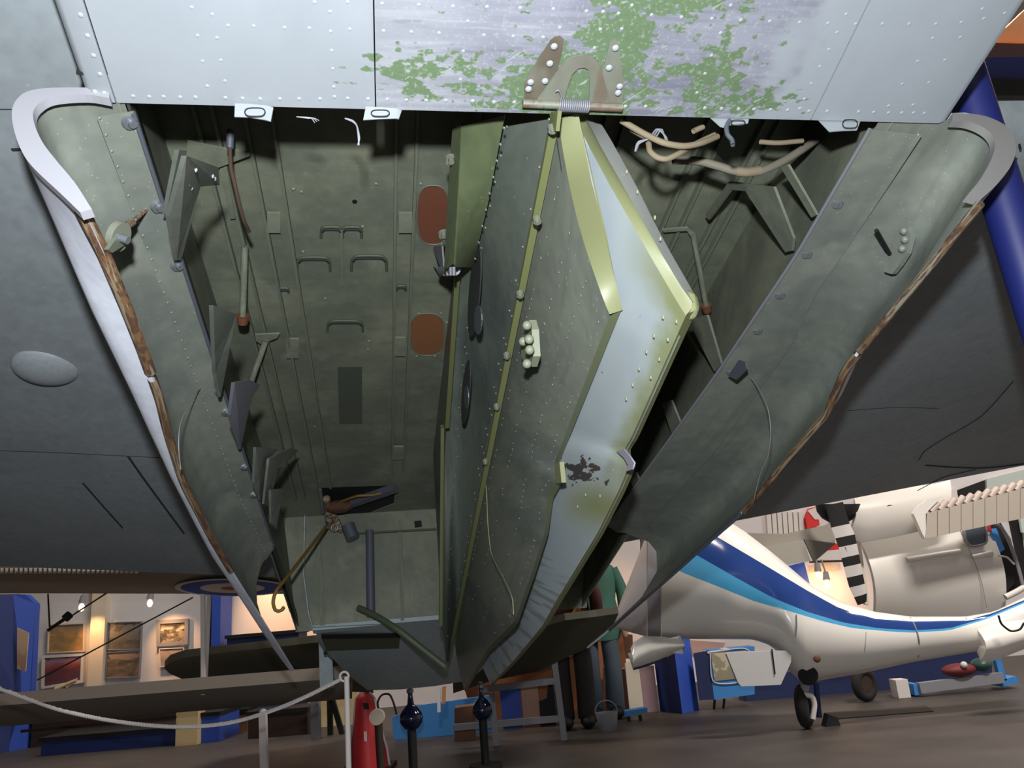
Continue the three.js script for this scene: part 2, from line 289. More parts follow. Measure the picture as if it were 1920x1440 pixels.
// ---- roof of the bay with its opening, stringers, hand slots and covers
{
  const roof = [[-0.745, -0.03], [0.69, -0.03], [0.69, 2.68], [-0.745, 2.68]].map(([l, a]) => F(l, roofU(a), a));
  const hole = px([[597, 915], [742, 910], [738, 945], [690, 962], [618, 966], [600, 940]], (x, y) => PR(x, y));
  part(bomber, 'bay_roof', prism(roof, U.clone().multiplyScalar(0.004), [hole]), M.olive, 'olive painted roof of the bomb bay');
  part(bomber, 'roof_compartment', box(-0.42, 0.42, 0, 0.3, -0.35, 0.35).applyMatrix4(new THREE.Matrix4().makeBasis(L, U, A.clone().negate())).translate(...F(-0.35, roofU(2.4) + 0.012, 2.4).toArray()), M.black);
  for (const [l, a1] of [[-0.559, 2.3], [-0.506, 2.3], [-0.62, 2.4], [-0.655, 2.4], [0.57, 2.4], [0.605, 2.4], [-0.254, 2.16], [-0.209, 2.16], [0.436, 2.3], [0.486, 2.3], [0.2, 2.3], [0.245, 2.3]]) part(bomber, 'roof_stringer', bar(F(l, roofU(0) - 0.008, 0), F(l, roofU(a1) - 0.008, a1), 0.0075, 0.016, U), M.olive);
  for (const [x0, x1, y0, y1] of [[501, 526, 400, 437], [537, 560, 636, 672], [748, 773, 400, 437], [739, 760, 634, 668], [736, 757, 838, 862]]) part(bomber, 'stringer_clip', prism([PR(x0, y0, 0.012), PR(x1, y0, 0.012), PR(x1, y1, 0.02), PR(x0, y1, 0.02)], U.clone().multiplyScalar(0.006)), M.olive);
  for (const [x, y, w, h] of [[588, 492, 62, 26], [692, 490, 66, 28], [621, 433, 38, 20], [660, 433, 36, 20], [647, 609, 66, 20], [532, 543, 18, 8], [752, 539, 17, 9]]) {
    const pts = []; for (let i = 0; i <= 10; i++) { const t = Math.PI * (1 - i / 10); pts.push(PR(x + Math.sign(Math.cos(t)) * Math.pow(Math.abs(Math.cos(t)), 0.35) * w / 2, y + h * 0.62 - Math.pow(Math.sin(t), 0.5) * h, 0.004)); }
    part(bomber, 'hand_slot', tube(pts, 0.0038, 30, 6), M.greenDark); part(bomber, 'slot_gap', tube(pts.slice(2, 9).map((p) => p.clone().addScaledVector(A, 0.008).addScaledVector(DOWN, 0.001)), 0.0035, 20, 6), M.line);
  }
  part(bomber, 'roof_rib', bar(PR(640, 430, 0.004), PR(642, 535, 0.004), 0.006, 0.008, U), M.olive);
  part(bomber, 'roof_patch', prism(px([[633, 688], [679, 688], [679, 795], [636, 795]], (x, y) => PR(x, y, 0.001)), U.clone().multiplyScalar(0.001)), std({ color: 0x596052, roughness: 0.6 }), 'darker repainted patch');
  const oval = (cx, cy, rx, ry, off) => [...Array(28).keys()].map((i) => { const t = i / 28 * Math.PI * 2, s = (v) => Math.sign(v) * Math.pow(Math.abs(v), 0.72); return PR(cx + rx * s(Math.cos(t)), cy + ry * s(Math.sin(t)), off); });
  for (const [cx, cy, rx, ry, m] of [[812, 403, 29, 54, M.brick], [801, 627, 31, 38, M.orange]]) {
    const c = part(bomber, 'access_cover', prism(oval(cx, cy, rx, ry, 0.0025), U.clone().multiplyScalar(0.002)), m, 'oval brown access cover');
    c.userData.label = m === M.brick ? 'dark red-brown oval access cover' : 'orange-brown oval access cover';
    part(bomber, 'cover_rim', tube([...oval(cx, cy, rx + 1.5, ry + 1.5, 0.002), oval(cx, cy, rx + 1.5, ry + 1.5, 0.002)[0]], 0.0022, 60, 5), M.olive);
  }
  part(bomber, 'drilled_hole', aim(new THREE.CylinderGeometry(0.006, 0.006, 0.002, 14), PR(665, 378, 0.001), U), M.black);
  heap(bomber, 'roof_rivet', [[568, 472], [705, 345], [690, 655], [692, 640], [789, 345], [828, 458], [785, 588], [827, 588], [781, 668], [815, 668], [840, 620], [840, 640], [838, 605], [680, 425], [565, 360], [550, 355], [590, 800], [610, 560]].map(([x, y]) => PR(x, y, 0.001)), DOWN, 0.005, 0.003, M.rivetOlive);
  // clutter hanging out of the opening
  const K = (x, y, d = 0.02) => PR(x, y, d);
  const g = assembly(bomber, 'release_gear', 'rusty release gear hanging out of the roof opening');
  part(g, 'gear_arm', bar(K(640, 950), K(742, 915, 0.03), 0.03, 0.03, U), M.steelBlue);
  part(g, 'gear_casting', toCreasedNormals(new THREE.DodecahedronGeometry(0.05, 1).scale(1.3, 0.6, 0.9), 0.5).translate(...K(635, 950, 0.03).toArray()), std({ color: 0x5d3f26, roughness: 0.8 }));
  part(g, 'gear_lug', join([rod(K(612, 935), K(618, 985, 0.05), 0.016), rod(K(625, 965, 0.04), K(640, 995, 0.08), 0.014), rod(K(615, 985, 0.05), K(636, 990, 0.07), 0.02)]), M.rust);
  part(g, 'gear_cable', tube([K(640, 940, 0.03), K(670, 930, 0.04), K(700, 928, 0.04), K(735, 918, 0.02)], 0.006, 24, 6), M.yellow);
  part(g, 'gear_ring', join([new THREE.TorusGeometry(0.014, 0.004, 8, 20).translate(...K(627, 990, 0.085).toArray()), rod(K(600, 918, 0.0), K(606, 960, 0.03), 0.008)]), M.metal);
  part(bomber, 'hooked_rod', tube([PA(612, 986, 2.3), PA(575, 1035, 2.1), PA(532, 1090, 1.9), PA(518, 1108, 1.85), PA(512, 1128, 1.85), PA(516, 1144, 1.85), PA(526, 1146, 1.85), PA(533, 1138, 1.85)], 0.006, 60, 8), M.yellow, 'ochre rod bent into a hook');
}
// ---- side walls, bulkheads and frames of the bay
{
  const wall = (l0, l1, n) => solid([...Array(14).keys()].map((i) => { const a = -0.03 + 2.71 * i / 13; return [0, 0.25, 0.5, 0.75, 1].map((t) => F(l0 + (l1 - l0) * t, roofU(a) * t, a)); }), 0.004, { flip: n });
  part(bomber, 'bay_wall', wall(-0.668, -0.735, false), M.olive); part(bomber, 'bay_wall', wall(0.56, 0.68, true), M.olive);
  part(bomber, 'side_longeron', solid([0.0, 0.24, 0.6, 1, 1.5, 2, 2.6].map((a) => [F(-0.657, 0.004, a), F(-0.662, 0.05, a), F(-0.69, 0.062, a), F(-0.70, 0.11, a)]), 0.004), std({ color: 0x42463d, roughness: 0.5, metalness: 0.1 }), 'dark ribbed longeron above the sill');
  for (const [l, u] of [[-0.660, 0.03], [-0.675, 0.06], [-0.688, 0.068], [-0.695, 0.09]]) part(bomber, 'longeron_rib', rod(F(l, u, 0), F(l, u, 2.6), 0.004, 0.004, 8), std({ color: 0x5a5f56, roughness: 0.5, metalness: 0.1 }));
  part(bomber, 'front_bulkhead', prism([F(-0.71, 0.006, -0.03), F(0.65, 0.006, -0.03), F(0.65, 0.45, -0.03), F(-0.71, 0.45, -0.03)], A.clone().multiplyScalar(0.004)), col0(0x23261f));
  part(bomber, 'rear_bulkhead', solid([0, 0.2, 0.4, 0.6, 0.8, 1].map((t) => [-0.735 + 0.065 * t, -0.4, -0.1, 0.2, 0.68 - 0.1 * t].map((l) => F(l, 0.506 * (1 - t) - 0.004 * t, 2.64 + 0.02 * t))), 0.004), M.olive, 'olive rear wall of the bomb bay');
  const Q = (list, l) => { const low = Math.max(...list.map((p) => p[1])); return px(list, (x, y) => PL(x, y, l - Math.sign(l) * 0.0006 * (low - y))); }, inL = L.clone().multiplyScalar(-0.006), inR = L.clone().multiplyScalar(0.006);
  const gus = std({ map: T.door, color: new THREE.Color(1.5, 1.5, 1.5), roughness: 0.45 }), gusB = std({ color: 0xa4a6b4, roughness: 0.4, metalness: 0.2 });
  for (const [poly, l, m] of [
    [[[336, 281], [351, 283], [318, 402], [311, 402]], -0.635, gus], [[[350, 292], [410, 314], [412, 347], [376, 350], [340, 488], [332, 488], [318, 405]], -0.645, gus],
    [[[400, 572], [443, 590], [414, 744], [404, 700]], -0.64, gus], [[[440, 717], [468, 712], [488, 722], [470, 750], [452, 842], [432, 778]], -0.64, gusB],
    [[[480, 838], [522, 842], [505, 858], [489, 938], [477, 905]], -0.64, gus], [[[505, 860], [545, 840], [560, 845], [535, 870], [522, 878], [504, 950], [495, 945]], -0.63, gus], [[[508, 918], [531, 916], [519, 992], [509, 980]], -0.63, gus]])
    part(bomber, 'frame_gusset', prism(Q(poly, l), inL), m);
  for (const [poly, l] of [[[[1463, 313], [1476, 308], [1531, 403], [1521, 408]], 0.54], [[[1322, 403], [1367, 340], [1450, 350], [1487, 446], [1484, 470], [1472, 473], [1397, 358], [1369, 356], [1328, 412]], 0.545], [[[1290, 600], [1325, 590], [1352, 682], [1339, 697]], 0.55], [[[1241, 758], [1258, 750], [1278, 800], [1259, 813]], 0.55], [[[1178, 890], [1192, 885], [1200, 905], [1192, 930]], 0.55]])
    part(bomber, 'frame_gusset', prism(Q(poly, l), inR), std({ map: T.door, color: new THREE.Color(0.95, 0.95, 0.84), roughness: 0.5 }));
  heap(bomber, 'gusset_rivet', [[352, 345], [358, 352], [347, 358], [398, 330], [402, 335], [366, 318]].map(([x, y]) => PL(x, y, -0.643 + 0.0006 * (488 - y))), L, 0.004, 0.003, M.rivet);
  part(bomber, 'roof_brace', prism(px([[412, 318], [426, 316], [441, 410], [432, 411]], (x, y) => PR(x, y, 0.02)), U.clone().multiplyScalar(0.006)), M.olive);
  part(bomber, 'roof_bracket', solid([[[352, 262], [415, 275], [470, 285]], [[350, 300], [410, 312], [468, 290]]].map((r) => px(r, (x, y) => PR(x, y, 0.03))), 0.004), M.olive);
  part(bomber, 'roof_bracket', prism(px([[478, 628], [524, 626], [520, 634], [505, 640], [497, 650], [480, 640]], (x, y) => PR(x, y, 0.03)), U.clone().multiplyScalar(0.005)), M.olive);
  part(bomber, 'roof_bracket', prism(px([[1242, 431], [1290, 427], [1302, 436], [1296, 446], [1288, 433], [1244, 436]], (x, y) => PR(x, y, 0.03)), U.clone().multiplyScalar(0.005)), M.olive);
  const stay = (p, q, r, tip) => { part(bomber, 'stay_rod', rod(p, q, r), M.olive); part(bomber, 'stay_fitting', rod(q, q.clone().add(q.clone().sub(p).normalize().multiplyScalar(0.022)), r * 1.9, r * 1.5), tip, 'rusty rod end'); };
  stay(PR(459, 462, 0.04), PR(455, 592, 0.13), 0.0085, M.brick); stay(PR(498, 640, 0.035), PR(452, 768, 0.16), 0.0085, M.rust); stay(PR(1300, 440, 0.035), PR(1324, 572, 0.12), 0.008, M.brick);
  part(bomber, 'drain_pipe', join([rod(F(-0.355, 0.4, 2.6), F(-0.36, 0.02, 2.6), 0.018), rod(PA(652, 985, 2.58), PA(662, 1010, 2.58), 0.03)]), M.steelBlue, 'upright grey pipe on the rear wall');
  part(bomber, 'conduit', tube([PA(672, 1140, 2.6), PA(705, 1155, 2.55), PA(745, 1180, 2.5), PA(790, 1215, 2.5), PA(835, 1250, 2.5)], 0.014, 30, 8), M.greenDark, 'olive conduit sloping to the keel');
  part(bomber, 'wall_rail', bar(PA(670, 1000, 2.62), PA(818, 992, 2.62), 0.008, 0.008, U), M.greenDark); part(bomber, 'inspection_hole', prism(px([[777, 977], [790, 976], [791, 986], [778, 988]], (x, y) => PA(x, y, 2.63)), A.clone().multiplyScalar(0.01)), M.black);
  part(bomber, 'wall_stiffener', bar(F(-0.58, 0.45, 2.625), F(-0.56, 0.0, 2.63), 0.02, 0.01, A), M.olive); part(bomber, 'wall_stiffener', bar(F(-0.22, 0.45, 2.625), F(-0.23, 0.0, 2.63), 0.015, 0.008, A), M.olive);
}
// ---- clips and loose wiring just behind the belly edge
{
  const tab = (list, a) => { const g = assembly(bomber, 'panel_clip', 'white sheet metal clip with a slot'); part(g, 'clip_plate', solid(list.map((r) => px(r, (x, y) => PA(x, y, a + (y > 205 ? 0.012 : 0.004)))), 0.002), M.clip); return g; };
  const slot = (g, cx, cy, rx, ry, a) => part(g, 'clip_slot', tube([...Array(17).keys()].map((i) => { const t = i / 16 * Math.PI * 2; return PA(cx + rx * Math.sign(Math.cos(t)) * Math.pow(Math.abs(Math.cos(t)), 0.5), cy + ry * Math.sin(t), a); }), 0.0009, 40, 5), M.line);
  let g = tab([[[441, 195], [470, 196], [500, 199], [513, 203]], [[440, 220], [468, 221], [498, 226], [508, 229]]], 0.004); slot(g, 478, 210, 19, 8, 0.006);
  g = tab([[[686, 201], [710, 202], [742, 204], [752, 208]], [[681, 226], [712, 224], [742, 223], [748, 224]]], 0.004); slot(g, 713, 212, 17, 6, 0.006);
  g = tab([[[1330, 220], [1352, 218], [1366, 218], [1405, 216]], [[1350, 238], [1357, 240], [1362, 236], [1402, 232]]], 0.004); part(g, 'bent_strap', tube(px([[1368, 226], [1362, 238], [1364, 252], [1372, 262], [1374, 272]], (x, y) => PA(x, y, 0.012)), 0.004, 20, 6), M.steelBlue); slot(g, 1384, 230, 13, 5, 0.004);
  g = tab([[[1534, 226], [1560, 224], [1580, 222], [1615, 221]], [[1555, 248], [1565, 247], [1580, 246], [1606, 245]]], 0.004); slot(g, 1594, 232, 14, 8, 0.006);
  const C = (list, r, m, n = 40) => part(bomber, 'cable', tube(list.map(([x, y, a]) => PA(x, y, a)), r, n, 8), m);
  C([[1165, 226, 0.07], [1182, 236, 0.07], [1210, 252, 0.07], [1245, 268, 0.07], [1282, 274, 0.075], [1315, 268, 0.08], [1345, 256, 0.09]], 0.0055, M.cable);
  C([[1185, 243, 0.09], [1205, 254, 0.08], [1230, 262, 0.08]], 0.005, M.cable);
  C([[1216, 268, 0.09], [1219, 284, 0.09], [1232, 295, 0.09], [1250, 298, 0.09], [1275, 287, 0.09], [1300, 272, 0.1], [1340, 253, 0.1]], 0.0052, M.cable);
  C([[1262, 300, 0.24], [1310, 302, 0.24], [1345, 311, 0.24], [1380, 321, 0.24], [1425, 321, 0.24], [1465, 304, 0.24], [1500, 283, 0.24], [1530, 262, 0.25]], 0.0085, M.cableGrey);
  part(bomber, 'cable_wrap', tube([[1380, 321], [1400, 323], [1424, 320]].map(([x, y]) => PA(x, y, 0.24)), 0.0098, 12, 8), M.cable);
  C([[1300, 246, 0.08], [1318, 238, 0.08]], 0.005, M.cable, 8);
  C([[1425, 266, 0.2], [1460, 268, 0.2], [1505, 264, 0.2]], 0.005, M.cable, 12);
  const lace = []; for (let k = 0; k < 3; k++) lace.push(tube([[1198, 268 + k, 0.085], [1191, 285, 0.085], [1197, 270 - k * 2, 0.08], [1218 + k * 5, 258, 0.075], [1232 + k * 4, 242, 0.075], [1248, 256 + k * 3, 0.072], [1252 - k * 2, 268, 0.07]].map(([x, y, a]) => PA(x, y, a)), 0.0016, 40, 5));
  part(bomber, 'cable_lacing', join(lace), M.lacing, 'grey string lacing around the cables');
  part(bomber, 'cable', tube([[432, 243, 0.3], [431, 278, 0.32]].map(([x, y, a]) => PA(x, y, a)), 0.0075, 8, 8), M.steelBlue, 'grey sleeve of the hanging cord');
  C([[431, 275, 0.32], [433, 315, 0.34], [440, 345, 0.36], [449, 385, 0.4], [458, 415, 0.44], [467, 434, 0.48]], 0.0042, M.cord);
  part(bomber, 'frayed_wire', join([0, 1, 2].map((k) => tube([[647, 222, 0.03], [661, 226 + k, 0.03], [669, 236, 0.03], [672 + k, 258, 0.03], [673 - k, 272, 0.035]].map(([x, y, a]) => PA(x, y, a)), 0.0013, 20, 5))), M.lacing);
  part(bomber, 'frayed_wire', join([0, 1, 2].map((k) => tube([[556, 219, 0.02], [578, 220 + k, 0.02], [590 - k * 3, 222, 0.02], [598 - k * 4, 226 + 2 * k, 0.02]].map(([x, y, a]) => PA(x, y, a)), 0.0007, 14, 5))), M.lacing);
}
// ---- keel beam between the two halves of the bay
{
  const at3 = (list, l, n) => { const pts = px(list, (x, y) => PL(x, y, l)); return [...Array(n).keys()].map((i) => lerpPath(pts, i / (n - 1))); };
  const n = 24, c0 = at3([[1041, 222], [905, 870], [842, 1238]], -0.021, n), c1 = at3([[945, 238], [893, 480], [866, 700], [850, 920], [838, 1240]], -0.08, n), c2 = at3([[905, 240], [858, 505], [849, 640], [839, 770], [832, 880], [829, 1180]], -0.11, n);
  part(bomber, 'keel_web', solid(c0.map((p, i) => [p, p.clone().lerp(c1[i], 0.5), c1[i], c1[i].clone().lerp(c2[i], 0.5), c2[i]]), 0.003), M.keel, 'dark olive web of the keel beam');
  const top = c2.map((p) => { const [l, , a] = lua(p); return F(l + 0.015, roofU(a) + 0.002, a); });
  part(bomber, 'keel_web', solid(c2.map((p, i) => [p, p.clone().lerp(top[i], 0.5), top[i]]), 0.003), M.keel);
  const e0 = px([[851, 243], [843, 350], [835, 506]], (x, y) => PL(x, y, -0.16)), e1 = px([[868, 236], [862, 350], [853, 500]], (x, y) => PL(x, y, -0.15)), e2 = px([[948, 214], [916, 370], [884, 500]], (x, y) => PL(x, y, -0.09));
  const m5 = (p) => [...Array(9).keys()].map((i) => lerpPath(p, i / 8)), E0 = m5(e0), E1 = m5(e1), E2 = m5(e2);
  part(bomber, 'keel_box', solid(E0.map((p, i) => [p, E1[i].clone().addScaledVector(U, 0.008), E1[i], E2[i]]), 0.003), std({ map: T.keel, color: 0xc8d4a8, roughness: 0.5 }), 'green side box of the keel with flanged edge');
  for (const [x, y] of [[846, 300], [832, 440]]) part(bomber, 'keel_bolt', join([aim(new THREE.CylinderGeometry(0.011, 0.012, 0.008, 12), PL(x, y, -0.163), DOWN), aim(new THREE.CylinderGeometry(0.006, 0.006, 0.014, 6), PL(x, y, -0.164), DOWN)]), M.rivetOlive);
  part(bomber, 'hinge_spring', join([rod(PL(829, 508, -0.15), PL(853, 506, -0.14), 0.012), ...[0, 1, 2, 3].map((k) => rod(PL(833 + k * 6, 500, -0.152), PL(833 + k * 6, 516, -0.152), 0.0035)), rod(PL(808, 497, -0.15), PL(830, 512, -0.15), 0.002)]), M.worn, 'pale coil spring at the keel');
  part(bomber, 'spring_arm', prism(px([[810, 462], [828, 460], [831, 500], [826, 503]], (x, y) => PL(x, y, -0.155)), L.clone().multiplyScalar(0.004)), M.worn);
  part(bomber, 'keel_flange', bar(PL(858, 508, -0.118), PL(838, 800, -0.118), 0.012, 0.012, L), std({ color: 0x6a7048, roughness: 0.5 })); part(bomber, 'keel_flange', bar(PL(829, 800, -0.13), PL(826, 1170, -0.13), 0.022, 0.01, L), std({ color: 0x6a7048, roughness: 0.5 }));
  // the piano hinge of the inner doors
  part(bomber, 'hinge_rail', bar(PL(1042, 216, -0.026), PL(840, 1240, -0.026), 0.013, 0.012, U), M.limeDark, 'olive hinge rail along the keel');
  for (const [x, y] of [[1036, 242], [1007, 413], [975, 552], [950, 667], [931, 763], [910, 866]]) part(bomber, 'hinge_bolt', join([aim(new THREE.CylinderGeometry(0.008, 0.008, 0.009, 6), PL(x, y, -0.034), DOWN), aim(new THREE.CylinderGeometry(0.004, 0.004, 0.016, 8), PL(x, y, -0.035), DOWN)]), M.rivetOlive);
  const webPoint = (i, t) => c0[i].clone().lerp(c1[i], t);
  const side = L.clone().negate().addScaledVector(U, -0.6).normalize(), spots = [];
  for (let i = 0; i < n - 1; i++) for (const t of [0.03, 0.1, 0.93, 1]) spots.push(webPoint(i, t).addScaledVector(side, 0.001));
  for (let i = 0; i < 9; i++) spots.push(PL(945 - 54 * i / 8, 240 + 245 * i / 8, -0.096));
  heap(bomber, 'keel_rivet', spots, side, 0.003, 0.002, M.rivetOlive);
  for (const [x, y, rx, ry] of [[889, 546, 10, 86], [873, 735, 7, 60]]) part(bomber, 'lightening_hole', prism([...Array(24).keys()].map((i) => { const t = i / 24 * Math.PI * 2; return PL(x + rx * Math.cos(t) - 0.08 * ry * Math.sin(t), y + ry * Math.sin(t), -0.088); }), L.clone().multiplyScalar(0.003)), col0(0x2c322c));
  for (const [x, y, rx, ry] of [[896, 600, 7, 28], [874, 745, 4, 22]]) part(bomber, 'hole_lip', prism([...Array(16).keys()].map((i) => { const t = i / 16 * Math.PI * 2; return PL(x + rx * Math.cos(t), y + ry * Math.sin(t), -0.09); }), L.clone().multiplyScalar(0.002)), M.steelBlue);
}
// ---- the two long outer doors
const interp = (tab, a) => { let i = 0; while (i < tab.length - 2 && a > tab[i + 1][0]) i++; const f = Math.min(1, Math.max(0, (a - tab[i][0]) / (tab[i + 1][0] - tab[i][0]))); return tab[i][1] + (tab[i + 1][1] - tab[i][1]) * f; };
function outerDoor({ side, label, start0, hinge, free, bulge, start, rimOut, rimIn, rimMat, strips, bolts }) {
  const d = assembly(bomber, 'bay_door', label);
  const Ft = px(free, (x, y) => { const q = lua(PU(x, y, -0.2)); return [q[2], q[0]]; }), a0 = 0.004, a1 = Ft[Ft.length - 1][0];
  const sec = (a) => {
    const h = interp(hinge, a), f = interp(Ft, a), b = interp(bulge, a), s = side, ctl = s > 0 ? [F(h, 0, a), F(f + 0.055, -0.022, a), F(f + 0.1, -0.07, a), F(f + 0.07, -0.13, a), F(f + 0.036, -0.17, a), F(f, -0.2, a)] : [F(h, 0, a), F(b - s * 0.03, -0.028, a), F(b, -0.085, a), F(b - s * 0.008, -0.152, a), F(b * 0.68 + f * 0.32, -0.186, a), F(f, -0.2, a)];
    const all = smooth(ctl, 28), t0 = interp(start, a);
    return [...Array(19).keys()].map((j) => lerpPath(all, t0 + (1 - t0) * j / 18));
  };
  const offset = (r) => r.map((p, j) => { const q = r[Math.min(j + 1, 18)].clone().sub(r[Math.max(j - 1, 0)]).cross(A).normalize().multiplyScalar(side * 0.006); return p.clone().add(q); });
  const edgeAt = (list, a) => { const c = smooth(px(list, (x, y) => PA(x, y, 0.012)), 36); return [...Array(19).keys()].map((j) => lerpPath(c, j / 18)); }, eIn = edgeAt([start0, ...rimIn.slice(0, -1), free[0]]), eOut = edgeAt([start0, ...rimOut.slice(0, -1), free[0]]);
  const as = [...Array(50).keys()].map((i) => 0.012 + (a1 - 0.012) * Math.pow(i / 49, 1.25)), blend = (r, e, a) => r.map((p, j) => e[j].clone().addScaledVector(A, a - 0.012).lerp(p, sm(0.02, 0.3, a)));
  const rows = as.map((a) => blend(sec(a), eIn, a)), off = as.map((a) => blend(offset(sec(a)), eOut, a));
  part(d, 'inner_skin', grid(rows), M.door, 'olive grey inner skin');
  part(d, 'outer_skin', join([grid(off), ...[0, 18].map((j) => grid([rows.map((r) => r[j]), off.map((r) => r[j])])), grid([rows[49], off[49]])]), M.doorWhite, 'white outer skin');
  const ro = smooth(px(rimOut, (x, y) => PA(x, y, -0.004)), 34), ri = smooth(px(rimIn, (x, y) => PA(x, y, -0.004)), 34);
  part(d, 'end_rim', prism([...ro, ...ri.slice().reverse()], A.clone().multiplyScalar(0.014)), rimMat, 'rounded rim at the front end');
  const Fp = (a, k = 0.004) => F(interp(Ft, a) + side * 0.002, -0.2 - k, a);
  for (const [b0, b1, r, m, l] of strips) part(d, 'edge_strip', tube([...Array(14).keys()].map((i) => Fp(b0 + (b1 - b0) * i / 13)), r, 60, 7), m, l);
  const hb = (a, w, k) => { const r = sec(a); return lerpPath(r, w).addScaledVector(L, -side * k); };
  const ha = [...Array(30).keys()].map((i) => 0.03 + 1.75 * i / 29);
  part(d, 'hinge_strip', solid(ha.map((a) => [hb(a, 0.0, 0.004), hb(a, 0.06, 0.004), hb(a, 0.12, 0.004)]), 0.003), M.door);
  part(d, 'hinge_edge', tube(ha.map((a) => hb(a, 0, 0.004)), 0.004, 60, 6), side > 0 ? M.worn : M.steelBlue, 'bare grey hinge edge');
  part(d, 'hinge_rivet', join(ha.flatMap((a) => [0, 1].map((k) => aim(dome(0.0028, 0.0018, 6), hb(a + k * 0.03, 0.115, 0.006), L.clone().multiplyScalar(-side).addScaledVector(U, -0.5))))), M.rivetOlive, undefined, 'stuff');
  for (const a of bolts) part(d, 'hinge_bolt', join([aim(new THREE.CylinderGeometry(0.011, 0.012, 0.006, 16), hb(a, 0.03, 0.008), DOWN.clone().addScaledVector(L, -side * 0.7)), aim(new THREE.CylinderGeometry(0.007, 0.007, 0.014, 6), hb(a, 0.03, 0.01), DOWN.clone().addScaledVector(L, -side * 0.7))]), M.metal);
  return { d, sec };
}
const left = outerDoor({
  side: -1, start0: [232, 188], label: 'left outer bay door, white outside, with pulley', hinge: [[0, -0.654], [1.45, -0.653], [2.6, -0.65]], bulge: [[0, -0.757], [1.3, -0.757], [1.5, -0.745], [2.6, -0.69]], start: [[0, 0], [1.72, 0], [1.92, 0.45], [2.1, 0.8], [2.6, 0.93]],
  free: [[160, 395], [200, 475], [240, 572], [270, 650], [286, 697], [302, 745], [316, 805], [345, 900], [400, 1008], [430, 1060], [490, 1155], [552, 1256]],
  rimOut: [[205, 168], [160, 164], [87, 165], [50, 172], [30, 188], [22, 212], [27, 246], [40, 282], [62, 314], [115, 364], [150, 398]], rimIn: [[205, 184], [161, 177], [100, 181], [73, 194], [62, 212], [67, 240], [82, 270], [105, 300], [140, 342], [172, 392]], rimMat: M.whiteEdge,
  strips: [[0.02, 0.4, 0.0098, M.rubber, 'brown rusty edge strip'], [0.42, 1.36, 0.0085, M.rubber, 'brown wooden edge strip']], bolts: [0.045, 0.215, 0.36, 0.78, 0.87, 1.15, 1.32],
});
const right = outerDoor({
  side: 1, start0: [1650, 224], label: 'right outer bay door seen from inside', hinge: [[0, 0.527], [0.35, 0.537], [0.78, 0.522], [1.49, 0.475], [2.5, 0.43]], bulge: [[0, 0.735], [0.4, 0.715], [1.2, 0.70], [2.5, 0.53]], start: [[0, 0], [1.75, 0], [1.95, 0.3], [2.05, 0.75], [2.5, 0.9]],
  free: [[1840, 370], [1745, 490], [1680, 570], [1612, 652], [1582, 692], [1562, 738], [1545, 776], [1482, 850], [1440, 902], [1392, 958], [1330, 1012], [1260, 1075], [1200, 1128], [1130, 1190], [1100, 1214]],
  rimOut: [[1786, 212], [1820, 213], [1852, 219], [1882, 233], [1899, 252], [1905, 280], [1895, 312], [1868, 347], [1840, 373]], rimIn: [[1786, 226], [1815, 228], [1842, 238], [1860, 253], [1866, 272], [1858, 300], [1838, 336], [1814, 366]], rimMat: std({ color: 0x8f8f8a, roughness: 0.6 }),
  strips: [[0.0, 0.4, 0.0075, std({ color: 0xc9c6bd, map: T.rust, roughness: 0.8 }), 'pale worn edge strip'], [0.41, 1.18, 0.0085, M.rubber, 'brown wooden edge strip'], [1.19, 2.3, 0.005, M.steelBlue]], bolts: [0.2, 0.34, 0.47, 0.6, 0.77],
});
